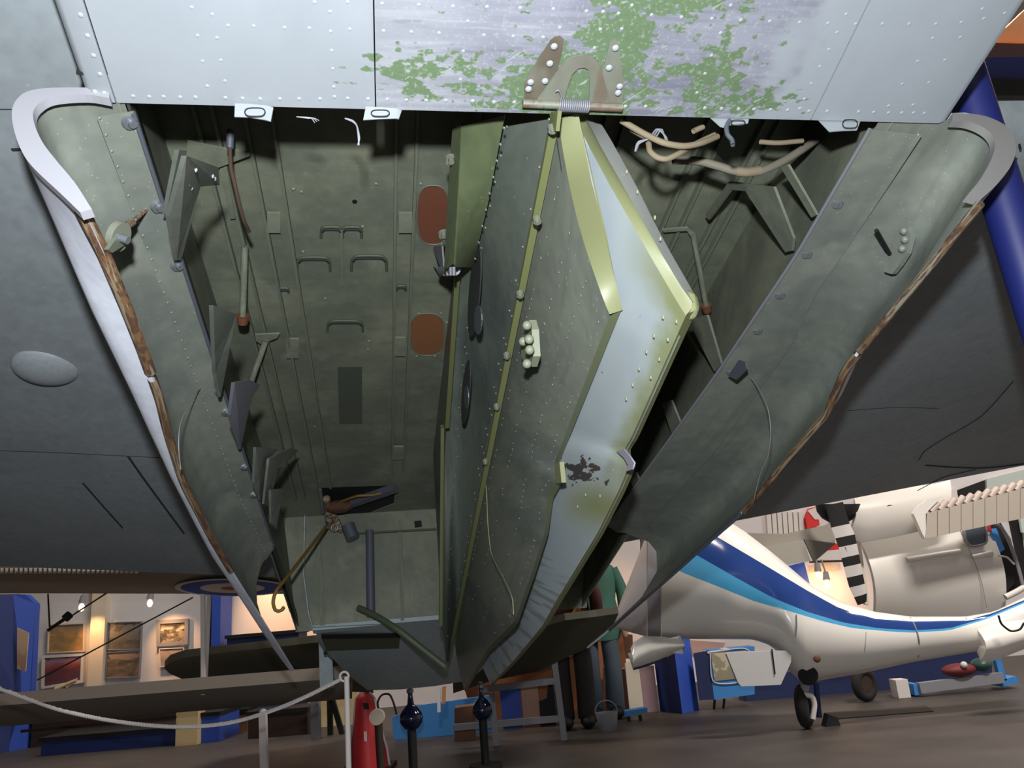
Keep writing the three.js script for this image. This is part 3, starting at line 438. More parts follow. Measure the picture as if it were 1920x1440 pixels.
{
  const D = (x, y, k = 0) => PL(x, y, -0.735 + k), d = left.d;
  part(d, 'pulley', join([aim(new THREE.CylinderGeometry(0.022, 0.022, 0.01, 24), PL(222, 443, -0.675), L.clone().addScaledVector(U, -0.5)), prism(px([[203, 468], [211, 474], [240, 456], [246, 444], [238, 434], [224, 440]], (x, y) => PL(x, y, -0.668)), L.clone().multiplyScalar(-0.006)), prism(px([[205, 450], [215, 425], [228, 421], [240, 430], [212, 466]], (x, y) => PL(x, y, -0.69)), L.clone().multiplyScalar(-0.006))]), M.rivetOlive, 'grey pulley in a fork');
  part(d, 'pulley_pin', aim(new THREE.CylinderGeometry(0.006, 0.006, 0.018, 8), PL(230, 447, -0.664), L.clone().addScaledVector(U, -0.5)), M.metal);
  part(d, 'link_rod', join([rod(PL(232, 426, -0.68), PL(248, 417, -0.68), 0.006), rod(PL(246, 418, -0.68), PL(276, 392, -0.676), 0.0032)]), M.rust);
  part(d, 'lock_wire', tube(px([[397, 716], [372, 732], [350, 765], [337, 800], [335, 840], [339, 880]], (x, y) => PL(x, y, -0.69)), 0.0011, 40, 5), M.worn, 'thin wire loop');
  const e = right.d;
  part(e, 'lock_wire', tube(px([[1392, 692], [1418, 722], [1438, 760], [1445, 805], [1441, 850], [1425, 890], [1414, 935]], (x, y) => PL(x, y, 0.6)), 0.0011, 40, 5), M.worn, 'thin wire loop');
  const lug = (list, l) => prism(px(list, (x, y) => PL(x, y, l)), L.clone().multiplyScalar(0.01));
  part(e, 'cable_bracket', join([lug([[1660, 478], [1668, 462], [1688, 428], [1702, 426], [1708, 445], [1700, 475], [1685, 498], [1672, 514], [1658, 510]], 0.69), ...[[1695, 433], [1697, 449], [1692, 466]].map(([x, y]) => new THREE.SphereGeometry(0.008, 10, 8).translate(...PL(x, y, 0.686).toArray()))]), M.door, 'bent bracket with rounded tabs');
  part(e, 'bracket_arm', rod(PL(1643, 432, 0.62), PL(1668, 476, 0.685), 0.004), M.black);
  part(e, 'reinforcing_plate', prism(px([[1365, 705], [1385, 675], [1397, 680], [1400, 692], [1380, 712]], (x, y) => PL(x, y, 0.525)), L.clone().multiplyScalar(0.004)), M.steelBlue);
}
// ---- the two inner doors hanging back to back from the keel
const along = (pts, n) => [...Array(n).keys()].map((i) => lerpPath(pts, i / (n - 1)));
function fine(list, fn, n) {                                          // resample a pixel outline evenly by its own length
  const out = [], seg = list.slice(1).map((p, i) => Math.hypot(p[0] - list[i][0], p[1] - list[i][1])), tot = seg.reduce((a, b) => a + b);
  for (let k = 0; k < n; k++) { let s = tot * k / (n - 1), i = 0; while (i < seg.length - 1 && s > seg[i]) s -= seg[i++]; const f = Math.min(1, s / seg[i]); out.push(fn(list[i][0] + (list[i + 1][0] - list[i][0]) * f, list[i][1] + (list[i + 1][1] - list[i][1]) * f, k / (n - 1))); }
  return out;
}
{
  const d = assembly(bomber, 'inner_bay_door', 'left inner bay door, olive inside with yellow-green edges'), n = 72;
  const fl = fine([[1143, 592], [1040, 868], [1041, 905], [1027, 930], [1021, 1000], [1000, 1066], [965, 1165], [915, 1215], [870, 1293]], (x, y, t) => PL(x, y, 0.085 - 0.05 * t), n);
  const fr = fine([[1164, 583], [1049, 866], [1052, 908], [1037, 935], [1028, 1000], [1006, 1069], [970, 1172], [918, 1222], [873, 1298]], (x, y, t) => PL(x, y, 0.11 - 0.05 * t), n);
  const hinge = fl.map((p, i) => { const a = lua(p)[2], t = i / (n - 1); return F(-0.018, 0.012, Math.min(2.6, 0.03 + a * t + (1 - t) * 0.0)).lerp(F(-0.018, 0.012, 0.03 + 2.55 * t), 0.9); });
  const skin = hinge.map((h, i) => [...Array(13).keys()].map((j) => { const t = j / 12; return h.clone().lerp(fl[i], t).addScaledVector(L, -0.012 * Math.sin(t * Math.PI)); }));
  part(d, 'inner_skin', grid(skin), std({ map: T.keel, color: 0xfdfdfb, roughness: 0.4, metalness: 0.12 }), 'dark olive inner skin');
  const hr = hinge.map((p) => p.clone().addScaledVector(L, 0.035));
  part(d, 'outer_skin', grid(hr.map((h, i) => [...Array(9).keys()].map((j) => h.clone().lerp(fr[i], j / 8)))), M.white);
  part(d, 'lower_edge', grid(fl.map((p, i) => [p, p.clone().lerp(fr[i], 0.5), fr[i]])), M.limeDark, 'olive lower edge');
  const fe = fine([[1043, 225], [1048, 262], [1056, 300], [1064, 359], [1088, 443], [1112, 513], [1141, 590]], (x, y, t) => PL(x, y, -0.018 + 0.103 * t), 20), fo = fine([[1084, 210], [1097, 266], [1112, 331], [1135, 429], [1151, 513], [1165, 581]], (x, y, t) => PL(x, y, 0.016 + 0.095 * t), 20);
  part(d, 'front_edge', solid(fe.map((p, i) => [p, p.clone().lerp(fo[i], 0.5), fo[i]]), 0.004), M.lime, 'yellow-green front edge');
  part(d, 'front_fillet', grid(fe.map((p, i) => [skin[0][Math.min(12, Math.round(i / 19 * 12))], p])), M.limeDark);
  part(d, 'skin_seam', tube(fine([[1044, 262], [1054, 330], [1074, 420], [1096, 500], [1122, 590]], (x, y, t) => PL(x, y, -0.022 + 0.098 * t), 16), 0.0008, 30, 5), M.line);
  part(d, 'edge_step', prism(px([[1039, 868], [1049, 866], [1053, 905], [1042, 906]], (x, y) => PL(x, y, 0.066)), L.clone().multiplyScalar(0.01)), M.lime);
  part(d, 'top_tab', prism(px([[1030, 210], [1046, 208], [1042, 246], [1033, 244]], (x, y) => PL(x, y, -0.035)), L.clone().multiplyScalar(0.006)), M.limeDark);
  const lug = px([[982, 604], [992, 600], [997, 618], [999, 650], [1000, 668], [994, 688], [985, 686], [977, 668], [976, 645], [984, 625]], (x, y) => PL(x, y, -0.022));
  part(d, 'latch_fitting', join([prism(lug, L.clone().multiplyScalar(0.014)), ...[[988, 610], [992, 636], [993, 656], [988, 682], [981, 640]].map(([x, y]) => new THREE.SphereGeometry(0.009, 10, 8).translate(...PL(x, y, -0.034).toArray()))]), std({ color: 0x9fa58c, roughness: 0.5 }), 'pale lumpy latch fitting');
  part(d, 'lock_wire', tube(px([[905, 872], [912, 920], [915, 985], [922, 1040], [945, 1085], [960, 1120], [963, 1152]], (x, y) => PL(x, y, -0.016)), 0.0013, 50, 5), M.lime, 'thin wire');
  const spots = []; for (let k = 0; k < 170; k++) { const i = Math.floor(2 + 60 * rnd()), r = [0.2, 0.45, 0.72, 0.93][k % 4] + 0.015 * rnd(); spots.push(lerpPath(skin[i], r).addScaledVector(L, -0.001)); }
  heap(d, 'skin_rivet', spots, L.clone().negate(), 0.0026, 0.0016, M.rivetOlive);
}
{
  const d = assembly(bomber, 'inner_bay_door', 'right inner bay door, white outside with torn lower edge'), n = 72;
  const path = [[1288, 588], [1183, 822], [1168, 848], [1180, 872], [1160, 920], [1120, 1000], [1042, 1128], [1018, 1172], [962, 1240], [920, 1284]];
  const fl = fine(path, (x, y, t) => PL(x, y, 0.178 - 0.045 * t), n), fr = fine([[1306, 582], [1196, 822], [1180, 846], [1192, 876], [1172, 922], [1131, 1002], [1052, 1130], [1026, 1174], [967, 1243], [922, 1287]], (x, y, t) => PL(x, y, 0.202 - 0.05 * t), n);
  const front = fine([[1085, 212], [1090, 246], [1104, 274], [1137, 336], [1177, 406], [1222, 485], [1272, 570], [1286, 592]], (x, y, t) => PL(x, y, 0.03 + 0.148 * t), 13);
  const hinge = [...Array(n).keys()].map((i) => F(0.03, 0.012, 0.03 + 2.55 * i / (n - 1)));
  const skin = hinge.map((h, i) => [...Array(13).keys()].map((j) => { const t = j / 12, p = h.clone().lerp(fl[i], t).addScaledVector(L, -0.012 * Math.sin(t * Math.PI)), w = Math.max(0, 1 - i / 9); return w ? p.lerp(front[j].clone().add(p).sub(hinge[0].clone().lerp(fl[0], t)), w * 0.0).addScaledVector(front[j].clone().sub(hinge[0].clone().lerp(fl[0], t).addScaledVector(L, -0.012 * Math.sin(t * Math.PI))), w) : p; }));
  part(d, 'outer_skin', grid(skin, { uv: (i, j) => [i, j] }), M.inner, 'pale outer skin oversprayed olive');
  const crest = fine([[1094, 211], [1129, 280], [1165, 342], [1199, 404], [1239, 474], [1278, 539], [1298, 566]], (x, y, t) => PL(x, y, 0.035 + 0.155 * t), 13), ret = fine([[1109, 210], [1135, 243], [1157, 283], [1194, 350], [1233, 429], [1261, 480], [1298, 544], [1310, 568]], (x, y, t) => PL(x, y, 0.07 + 0.15 * t), 13);
  part(d, 'front_flange', grid(front.map((p, i) => [p, p.clone().lerp(crest[i], 0.5).addScaledVector(L, 0.004), crest[i]])), M.lime, 'yellow-green front flange');
  part(d, 'flange_return', grid(crest.map((p, i) => [p, p.clone().lerp(ret[i], 0.5), ret[i]])), std({ color: 0xb9beb6, roughness: 0.5 }), 'pale grey returned flange');
  part(d, 'crumpled_corner', toCreasedNormals(new THREE.IcosahedronGeometry(0.02, 2).scale(0.8, 1.3, 0.9).translate(...PL(1292, 572, 0.195).toArray()), 0.9), M.lime, 'crumpled yellow-green corner');
  part(d, 'lower_edge', grid(fl.map((p, i) => [p, p.clone().lerp(fr[i], 0.5), fr[i]])), M.limeDark, 'olive lower edge');
  part(d, 'inner_skin', grid(skin.slice(4).map((r) => r.map((p) => p.clone().addScaledVector(L, 0.007)))), M.door);
  part(d, 'torn_strip', solid([[[1158, 846], [1172, 842]], [[1172, 858], [1184, 856]], [[1180, 872], [1192, 868]], [[1176, 884], [1188, 880]]].map((r) => px(r, (x, y) => PL(x, y, 0.15))), 0.003), std({ color: 0xb5b1c4, roughness: 0.6 }), 'torn lilac-grey strip');
  const R = (list) => list.map(([x, y]) => PL(x, y, 0.118));
  heap(d, 'dimpled_rivet', [[1228, 408], [1238, 448], [1243, 595], [1226, 630], [1212, 660], [1198, 692], [1186, 722], [1174, 748], [1160, 775], [1148, 805], [1268, 603], [1252, 637], [1236, 674], [1220, 708], [1207, 735], [1195, 761], [1180, 790], [1167, 815], [1113, 906], [1098, 928], [1083, 950], [1125, 930], [1150, 880], [1195, 360], [1175, 322]].map(([x, y]) => { const k = skin[0][0]; let best = null, bd = 1e9; for (let i = 0; i < n; i++) for (let j = 1; j < 13; j++) { const q = skin[i][j].clone().sub(CAM), r = ray(x, y).normalize(), dd = q.clone().cross(r).length() / q.length(); if (dd < bd) { bd = dd; best = skin[i][j]; } } return at(x, y, best.clone().sub(CAM).dot(ray(960, 720)) - 0.002); }), L.clone().negate(), 0.0042, 0.002, std({ color: 0xb9bf9a, roughness: 0.4 }));
}
// ---- belly and tail behind the bay
{
  const sect = (a, l0, l1, u, h, w) => [F(l0 - w, u + h, a), F(l0 - w, u + h * 0.45, a), F(l0 - w * 0.45, u + h * 0.12, a), F(l0, u, a), F(l0 + (l1 - l0) * 0.33, u - 0.012, a), F(l0 + (l1 - l0) * 0.66, u - 0.012, a), F(l1, u, a), F(l1 + w * 0.45, u + h * 0.12, a), F(l1 + w, u + h * 0.45, a), F(l1 + w, u + h, a)];
  const tail = std({ map: T.wing, color: new THREE.Color(1.3, 1.38, 1.38), roughness: 0.5 });
  part(bomber, 'rear_belly', solid([sect(2.62, -0.60, 0.44, 0, 0.5, 0.04), sect(3.0, -0.57, 0.36, 0, 0.5, 0.06), sect(3.45, -0.5, 0.26, 0, 0.5, 0.1), sect(3.88, -0.40, 0.15, 0, 0.5, 0.16)], 0.004, { flip: true }), tail, 'grey belly behind the bay');
  const e = lua(at(760, 1235, 6.9)), sectR = (a, l, u, w, h) => [F(l - w, u + 2 * h, a), F(l - w, u + h, a), F(l - w * 0.7, u + h * 0.3, a), F(l - w * 0.3, u, a), F(l - w * 0.1, u, a), F(l + w * 0.1, u, a), F(l + w * 0.3, u, a), F(l + w * 0.7, u + h * 0.3, a), F(l + w, u + h, a), F(l + w, u + 2 * h, a)];
  part(bomber, 'tail_boom', solid([sect(3.88, -0.40, 0.15, 0, 0.5, 0.16), sectR(4.6, -0.12, 0.16, 0.36, 0.2), sectR(5.2, e[0] * 0.6, 0.45 * e[1] + 0.2, 0.26, 0.18), sectR(e[2], e[0], e[1], 0.14, 0.12)], 0.004, { flip: true }), tail);
  part(bomber, 'flare_slot', prism(px([[602, 1190], [751, 1188], [750, 1196], [603, 1198]], (x, y) => PU(x, y, -0.016)), U.clone().multiplyScalar(0.004)), M.black, 'dark slot in the rear belly');
  part(bomber, 'slot_door', prism(px([[603, 1198], [750, 1196], [748, 1216], [612, 1220]], (x, y) => PU(x, y, -0.014)), U.clone().multiplyScalar(0.003)), M.greenDark);
  part(bomber, 'belly_lip', bar(F(-0.6, 0.0, 2.66), F(0.4, 0.0, 2.66), 0.05, 0.02, U), tail);
  part(bomber, 'aerial_mast', prism(px([[597, 1192], [611, 1180], [622, 1196], [625, 1286], [600, 1291]], (x, y) => PA(x, y, 3.7)), A.clone().multiplyScalar(0.03)), tail, 'pale mast under the rear fuselage');
  part(bomber, 'drag_link', rod(PA(652, 1120, 2.7), PA(610, 1225, 3.4), 0.01), M.greenDark);
  const ut = lua(at(460, 1255, 6.9))[1], dark = std({ color: 0x6a6a58, roughness: 0.8 });
  part(bomber, 'tailplane', prism(px([[308, 1253], [318, 1242], [345, 1233], [400, 1226], [590, 1205], [700, 1196], [700, 1300], [590, 1292], [430, 1298], [395, 1293], [350, 1277], [318, 1263]], (x, y) => PU(x, y, ut)), U.clone().multiplyScalar(0.06)), dark, 'dark green tailplane half at the left');
  const ur = lua(at(1050, 1210, 6.3))[1];
  part(bomber, 'tailplane', prism(px([[850, 1300], [920, 1277], [1012, 1258], [1060, 1234], [1110, 1212], [1150, 1172], [1160, 1150], [1120, 1156], [1060, 1163], [960, 1192], [850, 1212]], (x, y) => PU(x, y, ur)), U.clone().multiplyScalar(0.05)), dark, 'dark green tailplane half at the right');
}
// ---- the wings
const wingU = (l, a = 1) => 0.13 + 0.12 * (Math.abs(l) - 0.7) + 0.05 * a;
const PW = (x, y, off = 0.002) => { let u = 0.4; for (let i = 0; i < 30; i++) { const q = lua(PU(x, y, u)); u = wingU(q[0], q[2]) - off; } return PU(x, y, u); };
function wing(side, le, te, label) {
  const ring = [[0, 0.1], [0.004, 0.06], [0.02, 0.028], [0.06, 0.006], [0.12, 0], [0.3, 0], [0.5, 0], [0.7, 0], [0.9, 0], [1, 0.002], [1, 0.012], [0.8, 0.12], [0.5, 0.26], [0.25, 0.32], [0.1, 0.26], [0.03, 0.19], [0, 0.1]];
  const st = [side < 0 ? 0.742 : 0.695, 0.82, 0.95, 1.15, 1.6, 2.2, 3, 4, 5.2];
  const rows = st.map((s) => ring.map(([c, t]) => { const a0 = interp(le, s), a = a0 + (te - a0) * c; return F(side * s, wingU(s, a) + t * (1 - 0.06 * s), a); }));
  return part(bomber, 'wing', join([grid(rows, { flip: side < 0 }), ...[rows[rows.length - 1]].map((r) => prism(r.slice(0, -1), L.clone().multiplyScalar(side * 0.01)))]), M.wing, label);
}
wing(-1, [[0.66, -0.25], [0.95, -0.2], [1.2, -0.1], [5.2, 0.2]], 2.77, 'left wing from below'); wing(1, [[0.66, 0.15], [0.85, 0.16], [1.05, 0.17], [5.2, 0.36]], 2.63, 'right wing from below');
{
  const ln = (list, r = 0.0018, off = 0.0005) => part(bomber, 'panel_line', tube(px(list, (x, y) => PW(x, y, off)), r, 40, 5), M.line);
  ln([[0, 845], [90, 848], [300, 858]], 0.0012); ln([[240, 855], [275, 905], [345, 1000]], 0.0035); ln([[155, 905], [190, 945], [230, 990]], 0.003); ln([[0, 205], [22, 205]], 0.001);
  ln([[1900, 715], [1840, 780], [1770, 822], [1735, 845], [1723, 862]], 0.002); ln([[1735, 872], [1790, 876], [1850, 877], [1925, 869]], 0.0045); ln([[1720, 920], [1770, 895], [1830, 880]], 0.002); ln([[1590, 770], [1680, 764], [1760, 766]], 0.001);
  part(bomber, 'slot_mark', join([[22, 281, 40, 280], [1888, 297, 1906, 298]].map(([x0, y0, x1, y1]) => bar(PW(x0, y0, 0.001), PW(x1, y1, 0.001), 0.005, 0.002, U))), M.line);
  const c = PW(86, 688, 0), b = new THREE.SphereGeometry(1, 36, 20).scale(0.078, 0.03, 0.075);
  b.applyMatrix4(new THREE.Matrix4().makeBasis(L, U, A.clone().negate())).translate(c.x, c.y, c.z);
  part(bomber, 'wing_blister', b, M.wing, 'smooth oval blister under the left wing');
  part(bomber, 'blister_vent', bar(PW(58, 714, 0.025), PW(86, 716, 0.022), 0.008, 0.004, U), M.line);
}
part(bomber, 'stencil_mark', join([[1892, 263, 1896, 276], [1898, 259, 1903, 270], [1911, 270, 1914, 280]].map(([x0, y0, x1, y1]) => bar(PW(x0, y0, 0.001), PW(x1, y1, 0.001), 0.004, 0.0015, U))), M.line, 'black stencilled strokes');
TONE = 1;
// ================================================================ THE HALL
const col = (c, r = 0.7, o = {}) => std({ color: c, roughness: r, ...o });
const H = {
  floor: std({ map: T.floor, roughness: 0.55 }), wall: col(0xd9d4d4, 0.85), cream: col(0xd9cdb8, 0.8), blue: col(0x2c4fae, 0.6), blueDark: col(0x1c2f6c, 0.6), blueLight: col(0x3f86c9, 0.6), navy: col(0x1b2a55, 0.7),
  brown: col(0x6a4630, 0.7), brownDark: col(0x33231c, 0.75), orangeWall: col(0xc98a58, 0.85), black: M.black, grey: col(0x84848a, 0.6), pale: col(0xd8d2cc, 0.6), red: col(0xb81f26, 0.5), beige: col(0xd6bf8e, 0.8),
  hull: std({ color: 0xe6e3dc, roughness: 0.2 }), stripe: std({ color: 0x26407f, roughness: 0.12 }), stripeLight: std({ color: 0x4aa0cf, roughness: 0.2 }), hullGrey: col(0x9c989c, 0.4), tyre: col(0x1c1b1b, 0.85), fabric: col(0x9b9083, 0.8), plaque: col(0xcfc9c0, 0.6),
};
structure('floor', box(-10, 10, -0.2, 0, -12.2, 4.2), H.floor);
structure('ceiling', box(-10, 10, 5.6, 5.8, -12.2, 4.2), col(0x8f877c, 0.9));
structure('wall_back', box(-10, 10, 0, 5.6, -12.2, -11), H.wall);
structure('wall_front', box(-10, 10, 0, 5.6, 4, 4.2), H.wall);
structure('wall_left', box(-10.2, -10, 0, 5.6, -12.2, 4.2), H.wall);
structure('wall_right', box(10, 10.2, 0, 5.6, -12.2, 4.2), H.wall);
const ZB = -11, back = (t) => V(0, 0, -t);
const slab = (list, z, t = 0.04) => prism(px(list, (x, y) => PZ(x, y, z)), back(t));
const rectP = (x0, y0, x1, y1) => [[x0, y0], [x1, y0], [x1, y1], [x0, y1]];
const one = (name, label, category, list, z, t, m, group) => { const c = PZ(...list[0], z), o = thing(name, label, category, V(c.x, 0, z), group); part(o, 'body', slab(list, z, t), m); return o; };
const uprightBox = (x0, x1, yb, yt, z, t) => { const a = PZ(x0, 1250, z), b = PZ(x1, 1250, z); return box(a.x, b.x, yb, yt, z - t, z); };

// ---- hall lamps (real fixtures under the ceiling and wall spots)
function ceilingLamp(x, z, power, label, c = 0xfff6ee, w = 1.6, d = 0.7) {
  const o = thing('ceiling_lamp', label, 'ceiling lamp', V(x, 5.5, z), 'flat lamps under the hall ceiling');
  part(o, 'housing', box(x - w / 2 - 0.04, x + w / 2 + 0.04, 5.5, 5.6, z - d / 2 - 0.04, z + d / 2 + 0.04), H.grey);
  part(o, 'diffuser', box(x - w / 2, x + w / 2, 5.485, 5.5, z - d / 2, z + d / 2), std({ color: 0xffffff, emissive: c, emissiveIntensity: 1.2 }));
  const l = new THREE.RectAreaLight(c, power, w, d); l.position.set(x, 5.47, z); l.lookAt(x, 0, z); scene.add(l);
}
ceilingLamp(4.2, -4.5, 120, 'flat lamp under the ceiling over the striped white aeroplane');
ceilingLamp(-3.5, -8.6, 38, 'flat lamp under the ceiling over the biplane');
ceilingLamp(6.5, -8.4, 40, 'flat lamp under the ceiling in the right rear corner');
ceilingLamp(0.3, -9.3, 8, 'flat lamp under the ceiling near the rear wall', 0xffc98a);
function wallSpot(p, target, power, label, ang = 0.6, glow = 6) {
  const o = thing('wall_spot', label, 'spotlight', p, 'spotlights along the rear wall'), dir = target.clone().sub(p).normalize();
  part(o, 'housing', rod(p.clone().add(V(0, 0.05, 0)), p.clone().add(V(0.01, 0.15, -0.01)), 0.045, 0.03), H.grey);
  part(o, 'bracket', rod(p.clone().add(V(0.01, 0.14, -0.01)), V(p.x, p.y + 0.3, p.z - 0.05), 0.01), H.grey);
  part(o, 'bulb', new THREE.SphereGeometry(0.042, 16, 12).scale(0.8, 1.15, 0.8).translate(p.x, p.y, p.z), std({ color: 0xffffff, emissive: 0xffd9a8, emissiveIntensity: glow }));
  const l = new THREE.SpotLight(WARM, power, 0, ang, 0.8, 2); l.position.copy(p).addScaledVector(dir, 0.06); l.target.position.copy(target); l.castShadow = true; scene.add(l, l.target);
}
wallSpot(PZ(153, 1139, -10.55), PZ(190, 1225, ZB), 1.5, 'glowing spotlight at the left above the orange landscape print', 0.75);
wallSpot(PZ(281, 1131, -10.55), PZ(330, 1215, ZB), 2.4, 'dimmer orange spotlight above the framed black and white photo', 0.7, 2.5);
wallSpot(V(PZ(520, 1120, ZB).x, 2.5, -10.2), PZ(530, 1160, ZB), 15, 'spotlight hidden behind the left bay door, washing the wall', 0.55);
wallSpot(PZ(1551, 1095, -10.4), PZ(1560, 1112, ZB), 2.2, 'glowing spotlight between the striped propeller and the white aeroplane', 0.8);
wallSpot(PZ(1535, 1079, -10.4), PZ(1530, 1100, ZB), 1.0, 'small dim spotlight hanging left of the propeller tip', 0.7, 2);
wallSpot(V(PZ(1160, 1150, -9.6).x, 2.4, -9.3), PZ(1160, 1215, ZB), 6, 'spotlight hidden behind the right bay door, warming the orange wall', 0.5);

// ---- left: picture wall
const zl = -10.96;
function framed(list, label, print, frame, border = 4) {
  const c = PZ(...list[0], zl), o = thing('framed_picture', label, 'framed picture', V(c.x, c.y, zl), 'pictures hanging on the rear wall');
  const cx = list.reduce((s, p) => s + p[0], 0) / 4, cy = list.reduce((s, p) => s + p[1], 0) / 4, q = list.map(([x, y]) => [x + Math.sign(cx - x) * border, y + Math.sign(cy - y) * border]);
  part(o, 'frame', prism(px(list, (x, y) => PZ(x, y, zl + 0.02)), back(0.05), [px(q, (x, y) => PZ(x, y, zl + 0.02))]), frame);
  const p4 = px(q, (x, y) => PZ(x, y, zl + 0.005)), g = grid([[p4[0], p4[1]], [p4[3], p4[2]]], { uv: (i, j) => [j, i], flip: true });
  part(o, 'print', g, std({ map: print, roughness: 0.6 }), 'printed picture');
}
const print = (sky, mid, low, s, horizon = 0.45) => tex(128, 128, (u, v) => { const h = horizon + 0.3 * (fbm(u * 3, v * 2, 64, 64, s, 4) - 0.5); let c = v < h ? mixc(hex(sky), hex(mid), sm(h - 0.35, h, v)) : mixc(hex(mid), hex(low), fbm(u * 6, v * 8, 64, 64, s + 3, 4)); if (fbm(u * 5, v * 5, 64, 64, s + 8, 4) > 0.6) c = mixc(c, hex(low), 0.6); return c; }, true, false);
framed([[90, 1171], [158, 1168], [157, 1222], [88, 1225]], 'orange and sand coloured landscape print on the picture wall, above the red print', print(0x97836c, 0xc99152, 0x8f7a55, 201), H.cream, 2);
framed([[78, 1229], [157, 1225], [155, 1280], [77, 1292]], 'red and mauve painting in a pale frame, below the orange landscape print', print(0x9b7482, 0x8c3a30, 0x4a3a55, 211), H.pale, 5);
framed([[201, 1167], [265, 1165], [263, 1218], [200, 1219]], 'grey cloudy landscape print right of the pale pilaster', print(0x8d7e72, 0x7d6e60, 0x54503f, 221, 0.6), H.grey, 1.5);
framed([[199, 1223], [263, 1219], [260, 1270], [197, 1272]], 'brown dappled print below the grey cloudy landscape', print(0xa08672, 0x9b7d68, 0x4b4438, 231, 0.3), H.grey, 1.5);
framed([[293, 1163], [353, 1160], [352, 1208], [293, 1213]], 'black and white photo in a wide grey frame', print(0x1f1c1c, 0xe0c9a8, 0x2b2624, 241, 0.35), H.grey, 7);
framed([[298, 1216], [345, 1214], [344, 1246], [299, 1251]], 'small faded print below the framed black and white photo', print(0xa8968a, 0xa58f82, 0x8a766b, 251), H.pale, 1.5);
{
  const p0 = PZ(171, 1250, zl), p1 = PZ(198, 1250, zl);
  structure('trim_1', box(p0.x, p1.x, 0, 4.5, ZB, ZB + 0.12), H.cream);
  const a = PZ(396, 1180, -10.5), b = PZ(413, 1180, -10.5);
  structure('trim_2', box(a.x, b.x, 0, 4.5, -10.9, -10.5), H.blue);
  const c = PZ(388, 1180, -10.7), e = PZ(394, 1180, -10.7);
  structure('trim_3', box(c.x, e.x, 0, 3, -10.9, -10.7), H.brownDark);
}
{ // blue partition with a slim poster
  const o = thing('blue_partition', 'tall dark blue display partition at the far left, carrying a narrow poster', 'partition', V(PZ(30, 1250, -9.6).x, 0, -9.6));
  part(o, 'panel', prism([PZ(-60, 1116, -9.2), PZ(24, 1114, -9.6), PZ(26, 1290, -9.6), V(PZ(26, 1290, -9.6).x, 0, -9.6), V(PZ(-60, 1290, -9.2).x, 0, -9.2)], V(0.02, 0, -0.1)), H.blueDark);
  part(o, 'panel', prism([PZ(24, 1114, -9.6), PZ(48, 1115, -9.7), PZ(66, 1132, -9.8), PZ(58, 1300, -9.8), V(PZ(58, 1300, -9.8).x, 0, -9.8), V(PZ(26, 1300, -9.6).x, 0, -9.6)], V(0.0, 0, -0.1)), H.blue);
  part(o, 'poster', prism(px([[32, 1177], [54, 1187], [48, 1259], [32, 1254]], (x, y) => PZ(x, y, -9.58)), back(0.01)), std({ map: print(0xd8b89a, 0xa8866a, 0xcfb49a, 261), roughness: 0.6 }), 'narrow printed poster');
}
